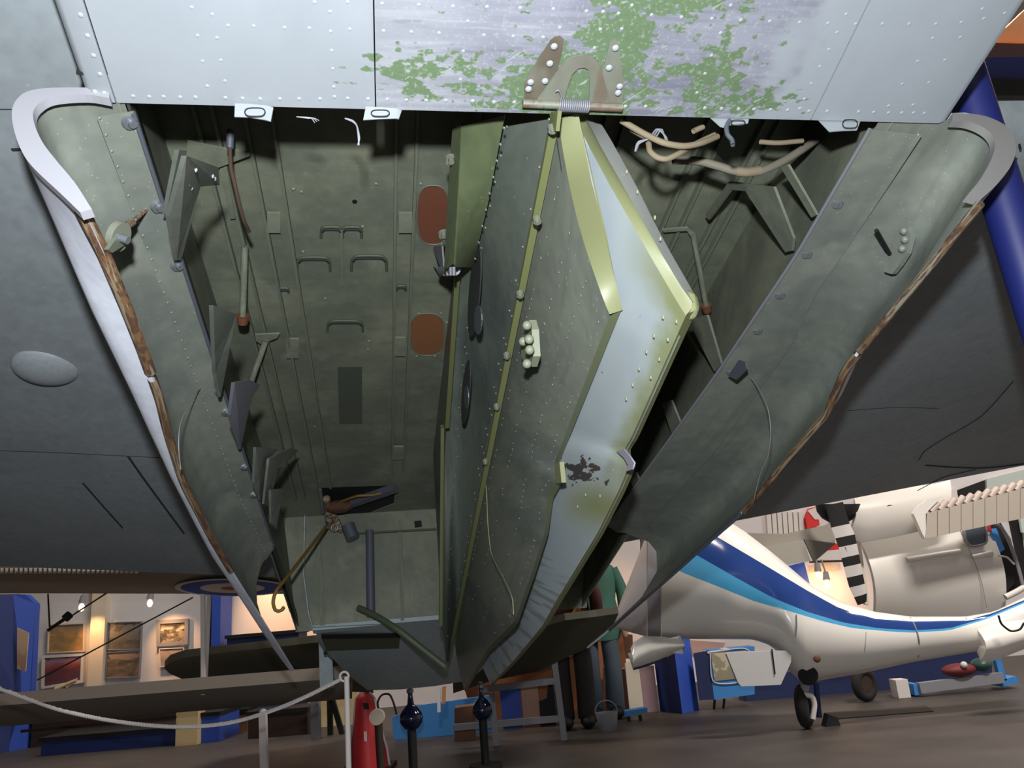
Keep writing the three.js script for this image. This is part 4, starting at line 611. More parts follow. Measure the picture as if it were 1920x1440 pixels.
{ // golden model on a black stand and the blue counters
  const z = -10.1, o = thing('model_aeroplane', 'golden model aeroplane on a curved black stand in front of the red painting', 'model', V(PZ(118, 1300, z).x, PZ(118, 1305, z).y, z));
  part(o, 'fuselage', tube(px([[104, 1292], [115, 1288], [130, 1281], [143, 1276]], (x, y) => PZ(x, y, z)), 0.022, 20, 8), H.beige); part(o, 'wing', prism(px([[112, 1288], [126, 1290], [136, 1282], [124, 1280]], (x, y) => PZ(x, y, z + 0.01)), back(0.01)), H.beige);
  part(o, 'tail_fin', prism(px([[138, 1279], [144, 1271], [144, 1279]], (x, y) => PZ(x, y, z)), back(0.012)), H.beige); part(o, 'stand', tube([PZ(122, 1285, z), PZ(120, 1295, z), V(PZ(116, 1306, z).x, PZ(206, 1305, -9.8).y + 0.004, z)], 0.015, 12, 6), H.black);
  const cabinet = (x0, x1, top, zz, name, label, m, d = 0.6) => { const t = PZ((x0 + x1) / 2, top, zz), q = thing(name, label, 'counter', V(t.x, 0, zz)); part(q, 'body', uprightBox(x0, x1, 0, t.y - 0.04, zz, d), m); const a0 = PZ(x0 - 3, 1250, zz), b0 = PZ(x1 + 3, 1250, zz); part(q, 'worktop', box(a0.x, b0.x, t.y - 0.04, t.y, zz - d - 0.03, zz + 0.03), H.black); };
  cabinet(68, 345, 1305, -9.8, 'display_counter', 'long dark counter standing under the picture wall', H.brownDark, 0.7); cabinet(88, 333, 1372, -9.0, 'display_counter', 'low dark blue counter behind the biplane lower wing', H.blueDark); cabinet(374, 413, 1335, -9.0, 'display_counter', 'narrow blue display counter right of the beige column', H.blue);
  cabinet(425, 560, 1186, -10.3, 'glass_cabinet', 'dark cabinet with a brown wooden top below the brightly lit wall', H.navy, 0.4); cabinet(466, 575, 1330, -9.0, 'wooden_chest', 'dark brown wooden chest with an orange top below the biplane wing', H.brownDark, 0.35); cabinet(417, 464, 1330, -9.7, 'wooden_screen', 'tan wooden panel with two blue uprights left of the chest', H.brown, 0.3);
  const bc = thing('round_column', 'beige square column under the biplane lower wing beside the blue counter', 'column', V(PZ(352, 1360, -8.9).x, 0, -8.9)); part(bc, 'shaft', uprightBox(333, 373, 0, PZ(350, 1330, -8.9).y, -8.9, 0.2), H.beige);
  const tr = thing('trestle', 'black wooden trestle legs behind the white rope post', 'trestle', V(PZ(622, 1345, -8.8).x, 0, -8.8)); const tz = -8.8, fy = (x, y) => PZ(x, y, tz);
  part(tr, 'leg', bar(fy(618, 1300), V(fy(619, 1345).x, 0, tz), 0.05, 0.05, V(0, 0, 1)), H.black); part(tr, 'leg', bar(fy(620, 1300), V(fy(641, 1345).x, 0, tz), 0.05, 0.05, V(0, 0, 1)), H.black);
  const pn = thing('display_board', 'tan lit wall panel behind the black trestle', 'panel', V(PZ(620, 1380, -9.5).x, 0, -9.5)); part(pn, 'board', uprightBox(593, 668, 0, PZ(620, 1290, -9.5).y, -9.5, 0.05), H.beige);
  const gp = thing('grey_post', 'mottled grey post between the chest and the trestle', 'post', V(PZ(588, 1380, -8.6).x, 0, -8.6)); part(gp, 'shaft', uprightBox(581, 596, 0, PZ(588, 1315, -8.6).y, -8.6, 0.1), H.grey);
}
// ---- biplane behind the left wing
{
  const o = thing('biplane', 'drab fabric covered biplane parked behind the left wing, roundel under its upper wing', 'aircraft', PZ(300, 1330, -5.966).setY(0.2));
  const near = -5.652, far = -6.516, up = V(0, 0.06, 0), P = (x, y, z) => PZ(x, y, z);
  const sheet = (n0, n1, f0, f1, k) => solid([...Array(k).keys()].map((i) => { const t = i / (k - 1), a = n0.clone().lerp(n1, t), b = f0.clone().lerp(f1, t); return [0, 0.25, 0.5, 0.75, 1].map((s) => a.clone().lerp(b, s).addScaledVector(V(0, -1, 0), (0.03 * Math.sin(Math.PI * s)))); }), 0.08, { flip: false });
  part(o, 'upper_wing', sheet(P(-120, 1064, near), P(660, 1072, near), P(-120, 1112, far), P(660, 1114, far), 24), H.fabric);
  const ribs = []; for (let x = -60; x < 260; x += 9) ribs.push(bar(P(x, 1067, near), P(x + 1, 1073, near + 0.02), 0.02, 0.02, V(0, 1, 0)));
  part(o, 'leading_edge_ribs', join(ribs), H.pale, 'row of pale rib ends along the wing edge', 'stuff');
  part(o, 'lower_wing', sheet(P(-120, 1333, near), P(660, 1270, near), P(-120, 1372, far), P(660, 1310, far), 24), H.fabric);
  const ring = (cx, cy, r0, r1, z, m, name) => { const f = (r) => [...Array(40).keys()].map((i) => { const t = i / 40 * Math.PI * 2, s = 0.5 + r * 0.5 * Math.sin(t) * 0.82, xx = cx + r * 108 * Math.cos(t) * (1 - 0.07 * Math.sin(t)); const n0 = P(xx, 1068 + (xx) * 0.008, near), f0 = P(xx, 1112.5, far); return n0.lerp(f0, s).add(V(0, -0.034 - 0.0025 * z, 0)); }); part(o, name, prism(f(r1), V(0, 0.003, 0), r0 ? [f(r0)] : []), m); };
  ring(436, 0, 0.9, 1, 1, H.pale, 'roundel_border'); ring(436, 0, 0.56, 0.9, 1.2, H.blue, 'roundel_ring'); ring(436, 0, 0.2, 0.56, 1.4, H.pale, 'roundel_ring'); ring(436, 0, 0, 0.2, 1.6, H.red, 'roundel_centre');
  const st = (x0, y0, z0, x1, y1, z1, w) => part(o, 'strut', prism([P(x0 - w, y0, z0), P(x0 + w, y0, z0), P(x1 + w, y1, z1), P(x1 - w, y1, z1)], back(0.03)), H.pale);
  st(379, 1114, -5.966, 380, 1303, -5.770, 3.5); st(391, 1114, -6.359, 383, 1298, -5.966, 2.5);
  const wire = (a, b) => part(o, 'rigging_wire', rod(P(...a), P(...b), 0.006, 0.006, 6), H.brownDark);
  wire([362, 1120, -6.045], [70, 1275, -5.888]); wire([200, 1112, -6.123], [95, 1180, -5.966]); wire([90, 1114, -6.280], [93, 1175, -5.966]);
  part(o, 'aileron_horn', join([rod(P(122, 1160, -5.966), P(131, 1152, -5.966), 0.03), rod(P(90, 1182, -5.966), P(124, 1158, -5.966), 0.012)]), H.black);
  part(o, 'aileron_gap', bar(P(40, 1371, -6.476), P(330, 1345, -6.476), 0.02, 0.02, V(0, 1, 0)), H.brownDark);
}
// ---- rope barrier in front of the hall
{
  const top = at(650, 1268, 3.3), o = thing('rope_post', 'thin white rope barrier post beside the red float', 'barrier post', V(at(662, 1440, 3.3).x, 0, top.z));
  part(o, 'pole', rod(V(at(664, 1440, 3.3).x, 0, top.z), top, 0.012, 0.011), H.pale); part(o, 'eye', new THREE.TorusGeometry(0.018, 0.005, 8, 20).translate(top.x - 0.01, top.y, top.z), H.pale); part(o, 'foot', rod(V(at(664, 1440, 3.3).x, 0, top.z), V(at(664, 1440, 3.3).x, 0.02, top.z), 0.14, 0.14, 28), H.pale);
  const r = thing('barrier_rope', 'braided white rope sagging across the lower left from the rope post', 'rope', at(330, 1362, 3.7)), pts = [[-40, 1278, 3.1], [0, 1291, 3.2], [60, 1313, 3.35], [120, 1333, 3.5], [220, 1353, 3.65], [330, 1363, 3.75], [420, 1357, 3.72], [500, 1336, 3.6], [570, 1308, 3.45], [640, 1273, 3.33]].map(([x, y, d]) => at(x, y, d));
  const cv = new THREE.CatmullRomCurve3(pts), N = 560, strands = [0, 1, 2].map((k) => { const q = []; for (let i = 0; i <= N; i++) { const p = cv.getPoint(i / N), th = i / N * 2 * Math.PI * 62 + k * 2.094; q.push(p.add(V(0, Math.cos(th) * 0.0046, Math.sin(th) * 0.0046))); } return new THREE.TubeGeometry(new THREE.CatmullRomCurve3(q), N, 0.0052, 5); });
  strands.forEach((g) => part(r, 'strand', g, H.pale));
  const s = thing('short_post', 'short pale post with a rope eye below the biplane wing, left of the chest', 'barrier post', V(PZ(494, 1400, -7).x, 0, -7)); part(s, 'pole', bar(PZ(493, 1338, -7), V(PZ(496, 1420, -7).x, 0, -7), 0.055, 0.055, V(0, 0, 1)), H.pale); part(s, 'cap', new THREE.SphereGeometry(0.035, 12, 8).translate(...PZ(493, 1337, -7).toArray()), H.pale);
}
// ---- centre: red float, dark globes, barrier frame, mannequins and panels
{
  const z = -6.6, o = thing('red_float', 'red tapered float with pale edges standing behind the white rope post', 'float', V(PZ(688, 1400, z).x, 0, z)), fo = (y) => interp([[1300, 8], [1308, 17], [1340, 21], [1370, 26], [1400, 33], [1480, 40]], y);
  const sec = (y, w, cx) => [...Array(17).keys()].map((i) => { const t = Math.PI * i / 16; const p = PZ(cx - w * Math.cos(t), y, z); return p.add(V(0, 0, 0.12 * Math.sin(t) * w / 26)); });
  const rows = [1299, 1303, 1310, 1325, 1345, 1370, 1400, 1440, 1480].map((y) => sec(y, fo(y), 684 + (y - 1300) * 0.07));
  part(o, 'hull', join([grid(rows), grid(rows.map((r) => [r[0], r[16]]))]), H.red);
  for (const k of [0, 16]) part(o, 'edge_band', tube(rows.map((r) => r[k]), 0.013, 30, 6), H.pale);
  part(o, 'slot', prism(px([[680, 1318], [690, 1318], [692, 1330], [682, 1330]], (x, y) => PZ(x, y, z + 0.118)), back(0.01)), H.black); part(o, 'slot', prism(px([[682, 1372], [687, 1372], [688, 1400], [683, 1400]], (x, y) => PZ(x, y, z + 0.135)), back(0.01)), H.pale);
  part(o, 'foot', box(PZ(640, 1400, z).x, PZ(735, 1400, z).x, 0, 0.03, z - 0.2, z + 0.2), H.black);
  const globe = (x, y, d, r, label, y1) => {
    const c = at(x, y, d), g = thing('dark_globe', label, 'globe', V(c.x, 0, c.z), 'dark blue globes on stands'), prof = [[0, -r], [r * 0.6, -r * 0.8], [r * 0.95, -r * 0.3], [r, 0], [r * 0.93, r * 0.4], [r * 0.6, r * 0.85], [r * 0.28, r * 1.15], [r * 0.2, r * 1.9], [r * 0.24, r * 2.3]].map(([a, b]) => new THREE.Vector2(a, b));
    part(g, 'bowl', new THREE.LatheGeometry(prof, 28).translate(c.x, c.y, c.z), std({ color: 0x141a33, roughness: 0.08 })); const n = c.clone().add(V(0, r * 2.35, 0)); part(g, 'collar', rod(n.clone().add(V(0, -r * 0.3, 0)), n, r * 0.3), H.metal ?? M.metal); part(g, 'knob', new THREE.SphereGeometry(r * 0.22, 12, 8).translate(n.x, n.y + r * 0.15, n.z), M.metal);
    part(g, 'stand', rod(V(c.x, 0.02, c.z), c.clone().add(V(0, -r * 0.9, 0)), 0.03), H.black); part(g, 'foot', rod(V(c.x, 0, c.z), V(c.x, 0.03, c.z), 0.12, 0.12, 24), H.black);
  };
  globe(771, 1347, 5.4, 0.079, 'glossy dark blue globe with a tall neck and bright glint, nearer the red float'); globe(904, 1331, 5.9, 0.075, 'glossy dark blue globe in front of the small brown box, farther right');
  const tg = thing('brass_gauge', 'pale round dial on a dark stand just right of the red float', 'dial', V(PZ(707, 1390, -6.3).x, 0, -6.3)); part(tg, 'dial', aim(new THREE.CylinderGeometry(0.055, 0.055, 0.05, 24), PZ(707, 1344, -6.3), V(0, 0, 1)), H.cream); part(tg, 'stand', rod(V(PZ(712, 1400, -6.3).x, 0, -6.33), PZ(709, 1350, -6.33), 0.03), H.brownDark); part(tg, 'arm', tube(px([[712, 1338], [708, 1318], [716, 1303], [730, 1302], [738, 1318], [744, 1340]], (x, y) => PZ(x, y, -6.33)), 0.008, 24, 6), H.black);
  const bp = thing('hanging_tag', 'white strip hanging from the rear belly beside an orange strip', 'tag', PZ(822, 1335, -4.2)); part(bp, 'white_strip', slab([[819, 1292], [826, 1290], [826, 1335], [820, 1336]], -4.2, 0.01), H.pale); part(bp, 'orange_strip', slab([[829, 1288], [836, 1287], [835, 1318], [828, 1320]], -4.2, 0.01), H.orangeWall);
  const bx = one('display_board', 'bright blue low display board behind the dark globes', 'board', [[790, 1322], [925, 1303], [925, 1378], [905, 1392], [740, 1412], [735, 1345]], -8.1, 0.05, H.blueLight);
  one('brown_box', 'small brown box in front of the blue board', 'box', [[852, 1328], [890, 1323], [890, 1397], [852, 1402]], -7.7, 0.2, H.brown);
  one('display_board', 'upright blue panel left of the pink panel behind the grey barrier', 'panel', [[936, 1287], [974, 1284], [982, 1376], [945, 1382]], -8.2, 0.06, H.blue); one('display_board', 'upright pinkish panel right of the blue panel', 'panel', [[976, 1287], [1008, 1284], [1014, 1362], [984, 1366]], -8.3, 0.06, col(0xc79a86, 0.8));
  one('display_board', 'long orange lit panel below the right tailplane', 'panel', [[870, 1288], [940, 1270], [1050, 1240], [1150, 1190], [1150, 1360], [900, 1392]], -8.9, 0.06, col(0x9a6340, 0.85));
  one('folded_chair', 'dark folded seat between the pink panel and the barrier post', 'seat', [[1027, 1283], [1041, 1281], [1043, 1366], [1014, 1370], [1011, 1315], [1026, 1308]], -8.15, 0.15, H.black);
  const fr = thing('tubular_barrier', 'grey tubular barrier frame with two posts in front of the mannequins', 'barrier', V(PZ(985, 1390, -7.3).x, 0, -7.3)), B = (x, y) => PZ(x, y, -7.3);
  for (const [a, b] of [[[1040, 1243], [1058, 1386]], [[922, 1300], [931, 1402]]]) { const p = B(...a), q = B(...b); part(fr, 'post', bar(V(q.x, 0, q.z), p, 0.05, 0.05, V(0, 0, 1)), H.grey); }
  part(fr, 'rail', bar(B(902, 1293), B(1046, 1276), 0.04, 0.05, V(0, 1, 0)), H.grey); part(fr, 'rail', bar(B(850, 1364), B(1052, 1347), 0.04, 0.05, V(0, 1, 0)), H.grey);
}
function mannequin(name, label, x, z, jacket, trousers, opts = {}) {
  const b = PZ(x, 1365, z), o = thing(name, label, 'mannequin', V(b.x, 0, z), 'uniformed mannequins'), P = (dx, y, dz = 0) => V(b.x + dx, y, z + dz);
  const lathe = (prof, s = 0.62) => new THREE.LatheGeometry(prof.map(([r, y]) => new THREE.Vector2(r, y)), 24).scale(1, 1, s).translate(b.x, 0, z);
  for (const s of [-1, 1]) { part(o, 'trouser_leg', new THREE.TubeGeometry(new THREE.CatmullRomCurve3([P(s * 0.1, 0.08), P(s * 0.105, 0.5, 0.02), P(s * 0.09, 0.92)]), 20, 0.085, 12), trousers); part(o, 'boot', new THREE.SphereGeometry(0.1, 16, 10).scale(0.7, 0.6, 1.35).translate(b.x + s * 0.1, 0.06, z + 0.05), H.black); }
  part(o, 'jacket', lathe([[0.2, 0.72], [0.23, 0.8], [0.22, 1.0], [0.205, 1.1], [0.235, 1.3], [0.22, 1.42], [0.11, 1.5], [0.06, 1.54]]), jacket);
  for (const s of [-1, 1]) { part(o, 'sleeve', new THREE.TubeGeometry(new THREE.CatmullRomCurve3([P(s * 0.2, 1.4), P(s * 0.28, 1.15), P(s * 0.26, 0.86, 0.06)]), 20, 0.062, 10), jacket); part(o, 'hand', new THREE.SphereGeometry(0.045, 12, 8).scale(0.8, 1.4, 0.6).translate(b.x + s * 0.255, 0.79, z + 0.08), col(0xc79a80, 0.7)); }
  part(o, 'head', new THREE.SphereGeometry(0.1, 20, 16).scale(0.85, 1.2, 1).translate(b.x, 1.64, z), col(0xc79a80, 0.7)); part(o, 'flying_helmet', new THREE.SphereGeometry(0.112, 20, 12, 0, Math.PI * 2, 0, 1.7).scale(0.9, 1.15, 1).translate(b.x, 1.66, z - 0.01), H.brownDark);
  if (opts.strap) part(o, 'harness_strap', tube([P(0.16, 1.32, 0.13), P(0.1, 1.05, 0.16), P(-0.02, 0.9, 0.16), P(-0.1, 0.86, 0.15)], 0.035, 24, 6), col(0xa8672c, 0.7), 'orange harness strap');
  if (opts.base) part(o, 'plinth', box(b.x - 0.35, b.x + 0.35, 0, 0.02, z - 0.3, z + 0.3), H.black);
}
mannequin('mannequin', 'mannequin in a dark red-brown flying jacket with orange harness, left of the green one', 1083, -7.9, col(0x4a2320, 0.8), col(0x27201e, 0.8), { strap: true });
mannequin('mannequin', 'mannequin in a teal-green jacket and blue-grey trousers behind the right bay door', 1140, -8.35, col(0x3f6a5c, 0.8), col(0x45525c, 0.85), {});
{
  one('brown_cabinet', 'brown wooden cabinet behind the green mannequin', 'cabinet', rectP(1135, 1255, 1180, 1340), -8.5, 0.3, H.brown); one('display_board', 'dark brown board on the orange wall beside the white float', 'board', [[1163, 1188], [1186, 1190], [1188, 1235], [1168, 1235]], -9.4, 0.05, H.brown);
  one('display_board', 'tall orange lit panel left of the white float', 'panel', [[1140, 1180], [1166, 1175], [1176, 1260], [1180, 1345], [1150, 1345]], -9.3, 0.05, H.orangeWall); one('display_board', 'narrow cream panel between brown cabinet and pink-grey panel', 'panel', [[1172, 1245], [1196, 1235], [1208, 1336], [1182, 1340]], -8.42, 0.05, H.cream);
  one('display_board', 'pinkish grey panel left of the dark blue pillar', 'panel', [[1197, 1250], [1226, 1248], [1237, 1345], [1208, 1348]], -8.55, 0.05, col(0x9b8084, 0.8));
  const s = thing('blue_bench', 'low bright blue bench shelf behind the grey bucket', 'bench', V(PZ(1190, 1340, -8.0).x, 0, -8.0)); part(s, 'seat', slab([[1172, 1334], [1214, 1327], [1214, 1336], [1174, 1344]], -8.0, 0.12), H.blueLight); for (const x of [1178, 1200]) part(s, 'leg', bar(PZ(x, 1341, -8.06), V(PZ(x, 1341, -8.06).x, 0, -8.06), 0.03, 0.03, V(0, 0, 1)), H.black);
  const bk = thing('bucket', 'grey bucket on the floor right of the green mannequin', 'bucket', V(PZ(1140, 1365, -7.6).x, 0, -7.6)); part(bk, 'shell', new THREE.LatheGeometry([[0, 0.01], [0.075, 0], [0.1, 0.15], [0.095, 0.15], [0.07, 0.02]].map(([r, y]) => new THREE.Vector2(r, y)), 24).translate(PZ(1140, 1365, -7.6).x, 0, -7.6), H.grey); part(bk, 'handle', new THREE.TorusGeometry(0.098, 0.005, 6, 24, Math.PI).translate(PZ(1140, 1365, -7.6).x, 0.15, -7.6), H.grey);
  // blue pillar seen corner-on
  const a = PZ(1228, 1250, -8.6), b = PZ(1268, 1250, -8.25), c = PZ(1300, 1250, -8.45);
  const pil = thing('blue_pillar', 'tall square blue pillar seen corner-on behind the white float', 'pillar', V(b.x, 0, b.z)), F4 = [a, b, c, V(a.x + c.x - b.x, 0, a.z + c.z - b.z)].map((p) => V(p.x, 0, p.z));
  part(pil, 'shaft', prism(F4, V(0, 2.4, 0)), H.blue); part(pil, 'side_face', prism([V(a.x, 0, a.z + 0.004), V(b.x, 0, b.z + 0.004), V(b.x, 2.4, b.z + 0.004), V(a.x, 2.4, a.z + 0.004)], V(0, 0, 0.002)), H.blueDark);
  const z = -8.3, dc = thing('display_cabinet', 'blue wall cabinet on thin legs showing a pale framed print, behind the white plate', 'cabinet', V(PZ(1350, 1340, z).x, 0, z));
  part(dc, 'side', slab([[1301, 1225], [1329, 1220], [1338, 1312], [1312, 1313]], z, 0.02), H.navy); part(dc, 'front', slab([[1329, 1220], [1415, 1212], [1415, 1302], [1339, 1312]], z, 0.25), H.blueLight); part(dc, 'print', slab([[1333, 1225], [1400, 1220], [1400, 1271], [1340, 1277]], z + 0.012, 0.01), std({ map: print(0xc9c2a6, 0x9a927a, 0x7d7660, 271), roughness: 0.6 }), 'pale print behind glass'); part(dc, 'print_border', tube(px([[1331, 1223], [1402, 1218], [1402, 1273], [1339, 1279], [1331, 1223]], (x, y) => PZ(x, y, z + 0.012)), 0.006, 40, 5), H.pale);
  part(dc, 'ledge', slab([[1325, 1222], [1368, 1216], [1368, 1220], [1328, 1226]], z + 0.01, 0.2), H.pale); for (const x of [1340, 1358]) part(dc, 'leg', bar(PZ(x, 1310, z - 0.1), V(PZ(x, 1310, z).x, 0, z - 0.1), 0.02, 0.02, V(0, 0, 1)), H.black);
  one('dark_plinth', 'long dark blue plinth on the floor behind the nose wheel', 'plinth', [[1398, 1282], [1480, 1260], [1720, 1225], [1860, 1215], [1860, 1290], [1660, 1318], [1400, 1335]], -8.75, 0.3, H.navy);
  one('pale_screen', 'pale striped folding screen behind the wall cabinet', 'screen', [[1292, 1200], [1360, 1205], [1352, 1225], [1300, 1228]], -10.96, 0.05, col(0xb89a92, 0.8));
}
// ---- right: striped white aeroplane
{
  const z = -6.95, o = thing('striped_aeroplane', 'small white aeroplane with dark and light blue stripes standing on its nose wheel', 'aircraft', V(PF(1515, 1365).x, 0, z));
  const yt = [[1213, 880], [1280, 920], [1340, 960], [1397, 997], [1440, 1030], [1480, 1063], [1520, 1097], [1580, 1130], [1640, 1147], [1707, 1156], [1773, 1156], [1810, 1156], [1863, 1147], [1930, 1115]], y1 = [[1213, 930], [1300, 982], [1347, 1008], [1430, 1057], [1513, 1107], [1573, 1140], [1640, 1160], [1713, 1165], [1810, 1163], [1860, 1150], [1930, 1121]],
    y2 = [[1213, 985], [1310, 1043], [1380, 1083], [1447, 1120], [1513, 1147], [1580, 1167], [1647, 1178], [1713, 1182], [1780, 1178], [1847, 1159], [1930, 1124]], y3 = [[1213, 1040], [1283, 1075], [1347, 1100], [1413, 1127], [1480, 1146], [1547, 1166], [1600, 1178], [1680, 1185], [1713, 1186], [1780, 1182], [1847, 1162], [1930, 1127]],
    yb = [[1213, 1194], [1280, 1198], [1413, 1199], [1450, 1212], [1470, 1240], [1490, 1272], [1512, 1281], [1547, 1274], [1613, 1263], [1713, 1241], [1827, 1222], [1930, 1205]];
  const pt = (x, y) => { const t = interp(yt, x), b = interp(yb, x), k = Math.min(1, Math.max(0, (y - t) / (b - t))), R = Math.min(0.48, (b - t) / 2 * 7 / FOC * 0.95); return PZ(x, y, z).sub(CAM).multiplyScalar(1).add(CAM).add(V(0, 0, 0)).lerp(CAM, R * Math.sqrt(Math.max(0, 1 - Math.pow(2 * k - 1, 2))) / 7.2); };
  const xs = (a, b) => [...Array(49).keys()].map((i) => a + (b - a) * i / 48);
  const band = (f, g, a, b, m, k = 8) => grid(xs(a, b).map((x) => [...Array(m + 1).keys()].map((j) => pt(x, interp(f, x) + (interp(g, x) - interp(f, x)) * j / m))));
  part(o, 'hull_top', band(yt, y1, 1240, 1928, 6), H.hull); part(o, 'dark_stripe', band(y1, y2, 1240, 1928, 6), H.stripe, 'dark blue stripe'); part(o, 'light_stripe', band(y2, y3, 1240, 1928, 4), H.stripeLight, 'light blue stripe'); part(o, 'hull_side', band(y3, yb, 1240, 1928, 22), H.hull);
  part(o, 'hull_ring', band(yt, yb, 1214, 1239, 28), H.hullGrey, 'grey ring ahead of the hull');
  const fx = xs(1214, 1928); part(o, 'far_side', grid(fx.map((x) => { const t = pt(x, interp(yt, x)), b = pt(x, interp(yb, x)), R = Math.min(0.48, t.distanceTo(b) / 2); return [...Array(13).keys()].map((j) => { const k = j / 12; return t.clone().lerp(b, k).add(V(0, 0, -R * Math.sqrt(Math.max(0, 1 - Math.pow(2 * k - 1, 2))))); }); }), { flip: true }), H.hull);
  const tl = [[1146, 1172], [1213, 1000]], bl = [[1146, 1176], [1213, 1194]], sp = (x, y) => { const t = interp(tl, x), b = interp(bl, x), k = (y - t) / (b - t); return PZ(x, y, z).lerp(CAM, (b - t) / 2 * 7 / FOC * 0.9 * Math.sqrt(Math.max(0, 1 - Math.pow(2 * k - 1, 2))) / 7.2); };
  part(o, 'tail_cone', grid([...Array(17).keys()].map((i) => { const x = 1146 + 67 * i / 16; return [...Array(17).keys()].map((j) => sp(x, interp(tl, x) + (interp(bl, x) - interp(tl, x)) * j / 16)); })), col(0xcfc8c8, 0.4), 'pale pointed tail cone');
  const hullAt = (list, m = 0.004) => tube(px(list, (x, y) => pt(x, y).lerp(CAM, 0.0006)), m, 24, 5);
  part(o, 'panel_seam', hullAt([[1493, 1152], [1494, 1170], [1492, 1195]]), H.grey); part(o, 'panel_seam', hullAt([[1707, 1158], [1716, 1175], [1723, 1200], [1722, 1232]], 0.006), H.grey); part(o, 'panel_seam', hullAt([[1624, 1185], [1622, 1215], [1618, 1250]], 0.002), H.grey); part(o, 'panel_seam', hullAt([[1810, 1158], [1813, 1162]], 0.003), H.grey);
  part(o, 'air_scoop', solid([[1180, 1216, 1186, 1254], [1186, 1203, 1200, 1251], [1205, 1192, 1225, 1243], [1240, 1193, 1250, 1232], [1278, 1200, 1275, 1219]].map(([x0, ya, x1, yb2]) => [...Array(9).keys()].map((j) => { const t = j / 8; return PZ(x0 + (x1 - x0) * t, ya + (yb2 - ya) * t, z + 0.1).add(V(0, 0, 0.16 * Math.sin(Math.PI * (0.15 + 0.8 * t)))); })), 0.1), H.hull, 'white scoop under the tail'); part(o, 'scoop_edge', tube(px([[1187, 1254], [1215, 1246], [1250, 1233]], (x, y) => PZ(x, y, z + 0.14)), 0.012, 16, 6), H.navy);
  part(o, 'ventral_plate', slab([[1362, 1226], [1370, 1223], [1474, 1220], [1484, 1230], [1483, 1242], [1464, 1284], [1390, 1287], [1384, 1280]], z + 0.35, 0.05), col(0xd2d2cf, 0.5), 'flat white plate with clipped corners'); part(o, 'plate_slot', tube(px([[1447, 1217], [1450, 1240], [1453, 1264]], (x, y) => PZ(x, y, z + 0.355)), 0.006, 16, 5), H.black);
  const hub = PZ(1510, 1340, z + 0.05), zz = hub.z;
  part(o, 'tyre', new THREE.TorusGeometry(0.115, 0.05, 14, 36).rotateY(1.1).translate(hub.x, 0.165, zz), H.tyre); part(o, 'wheel_hub', new THREE.CylinderGeometry(0.075, 0.075, 0.05, 20).rotateZ(Math.PI / 2).rotateY(-0.47).translate(hub.x, 0.165, zz), H.grey);
  part(o, 'wheel_fork', tube(px([[1505, 1302], [1522, 1306], [1527, 1322], [1524, 1348]], (x, y) => PZ(x, y, z + 0.14)), 0.022, 20, 8), H.pale); part(o, 'wheel_strut', rod(PZ(1512, 1270, z + 0.1), PZ(1507, 1306, z + 0.12), 0.035), H.grey); part(o, 'brace', rod(PZ(1530, 1280, z), PZ(1536, 1345, z), 0.022), H.navy);
  part(o, 'wheel_well', aim(new THREE.CylinderGeometry(0.075, 0.075, 0.03, 24), pt(1515, 1266).lerp(CAM, 0.004), V(0, -0.3, 1)), H.black); part(o, 'reflector', aim(dome(0.03, 0.015, 12), pt(1532, 1235).lerp(CAM, 0.002), V(0, 0, 1)), H.brown);
  part(o, 'nose_fairing', solid([[1826, 1180, 1833, 1238], [1845, 1172, 1853, 1240], [1868, 1168, 1885, 1228], [1925, 1160, 1925, 1212]].map(([x0, ya, x1, yb2]) => [...Array(7).keys()].map((j) => { const t = j / 6; return PZ(x0 + (x1 - x0) * t, ya + (yb2 - ya) * t, z + 0.2).add(V(0, 0, 0.15 * Math.sin(Math.PI * (0.1 + 0.8 * t)))); })), 0.08), H.hull, 'white bulged fairing'); part(o, 'hose', tube(px([[1872, 1154], [1878, 1170], [1895, 1183], [1912, 1180], [1920, 1168]], (x, y) => PZ(x, y, z + 0.42)), 0.008, 30, 6), H.black);
}
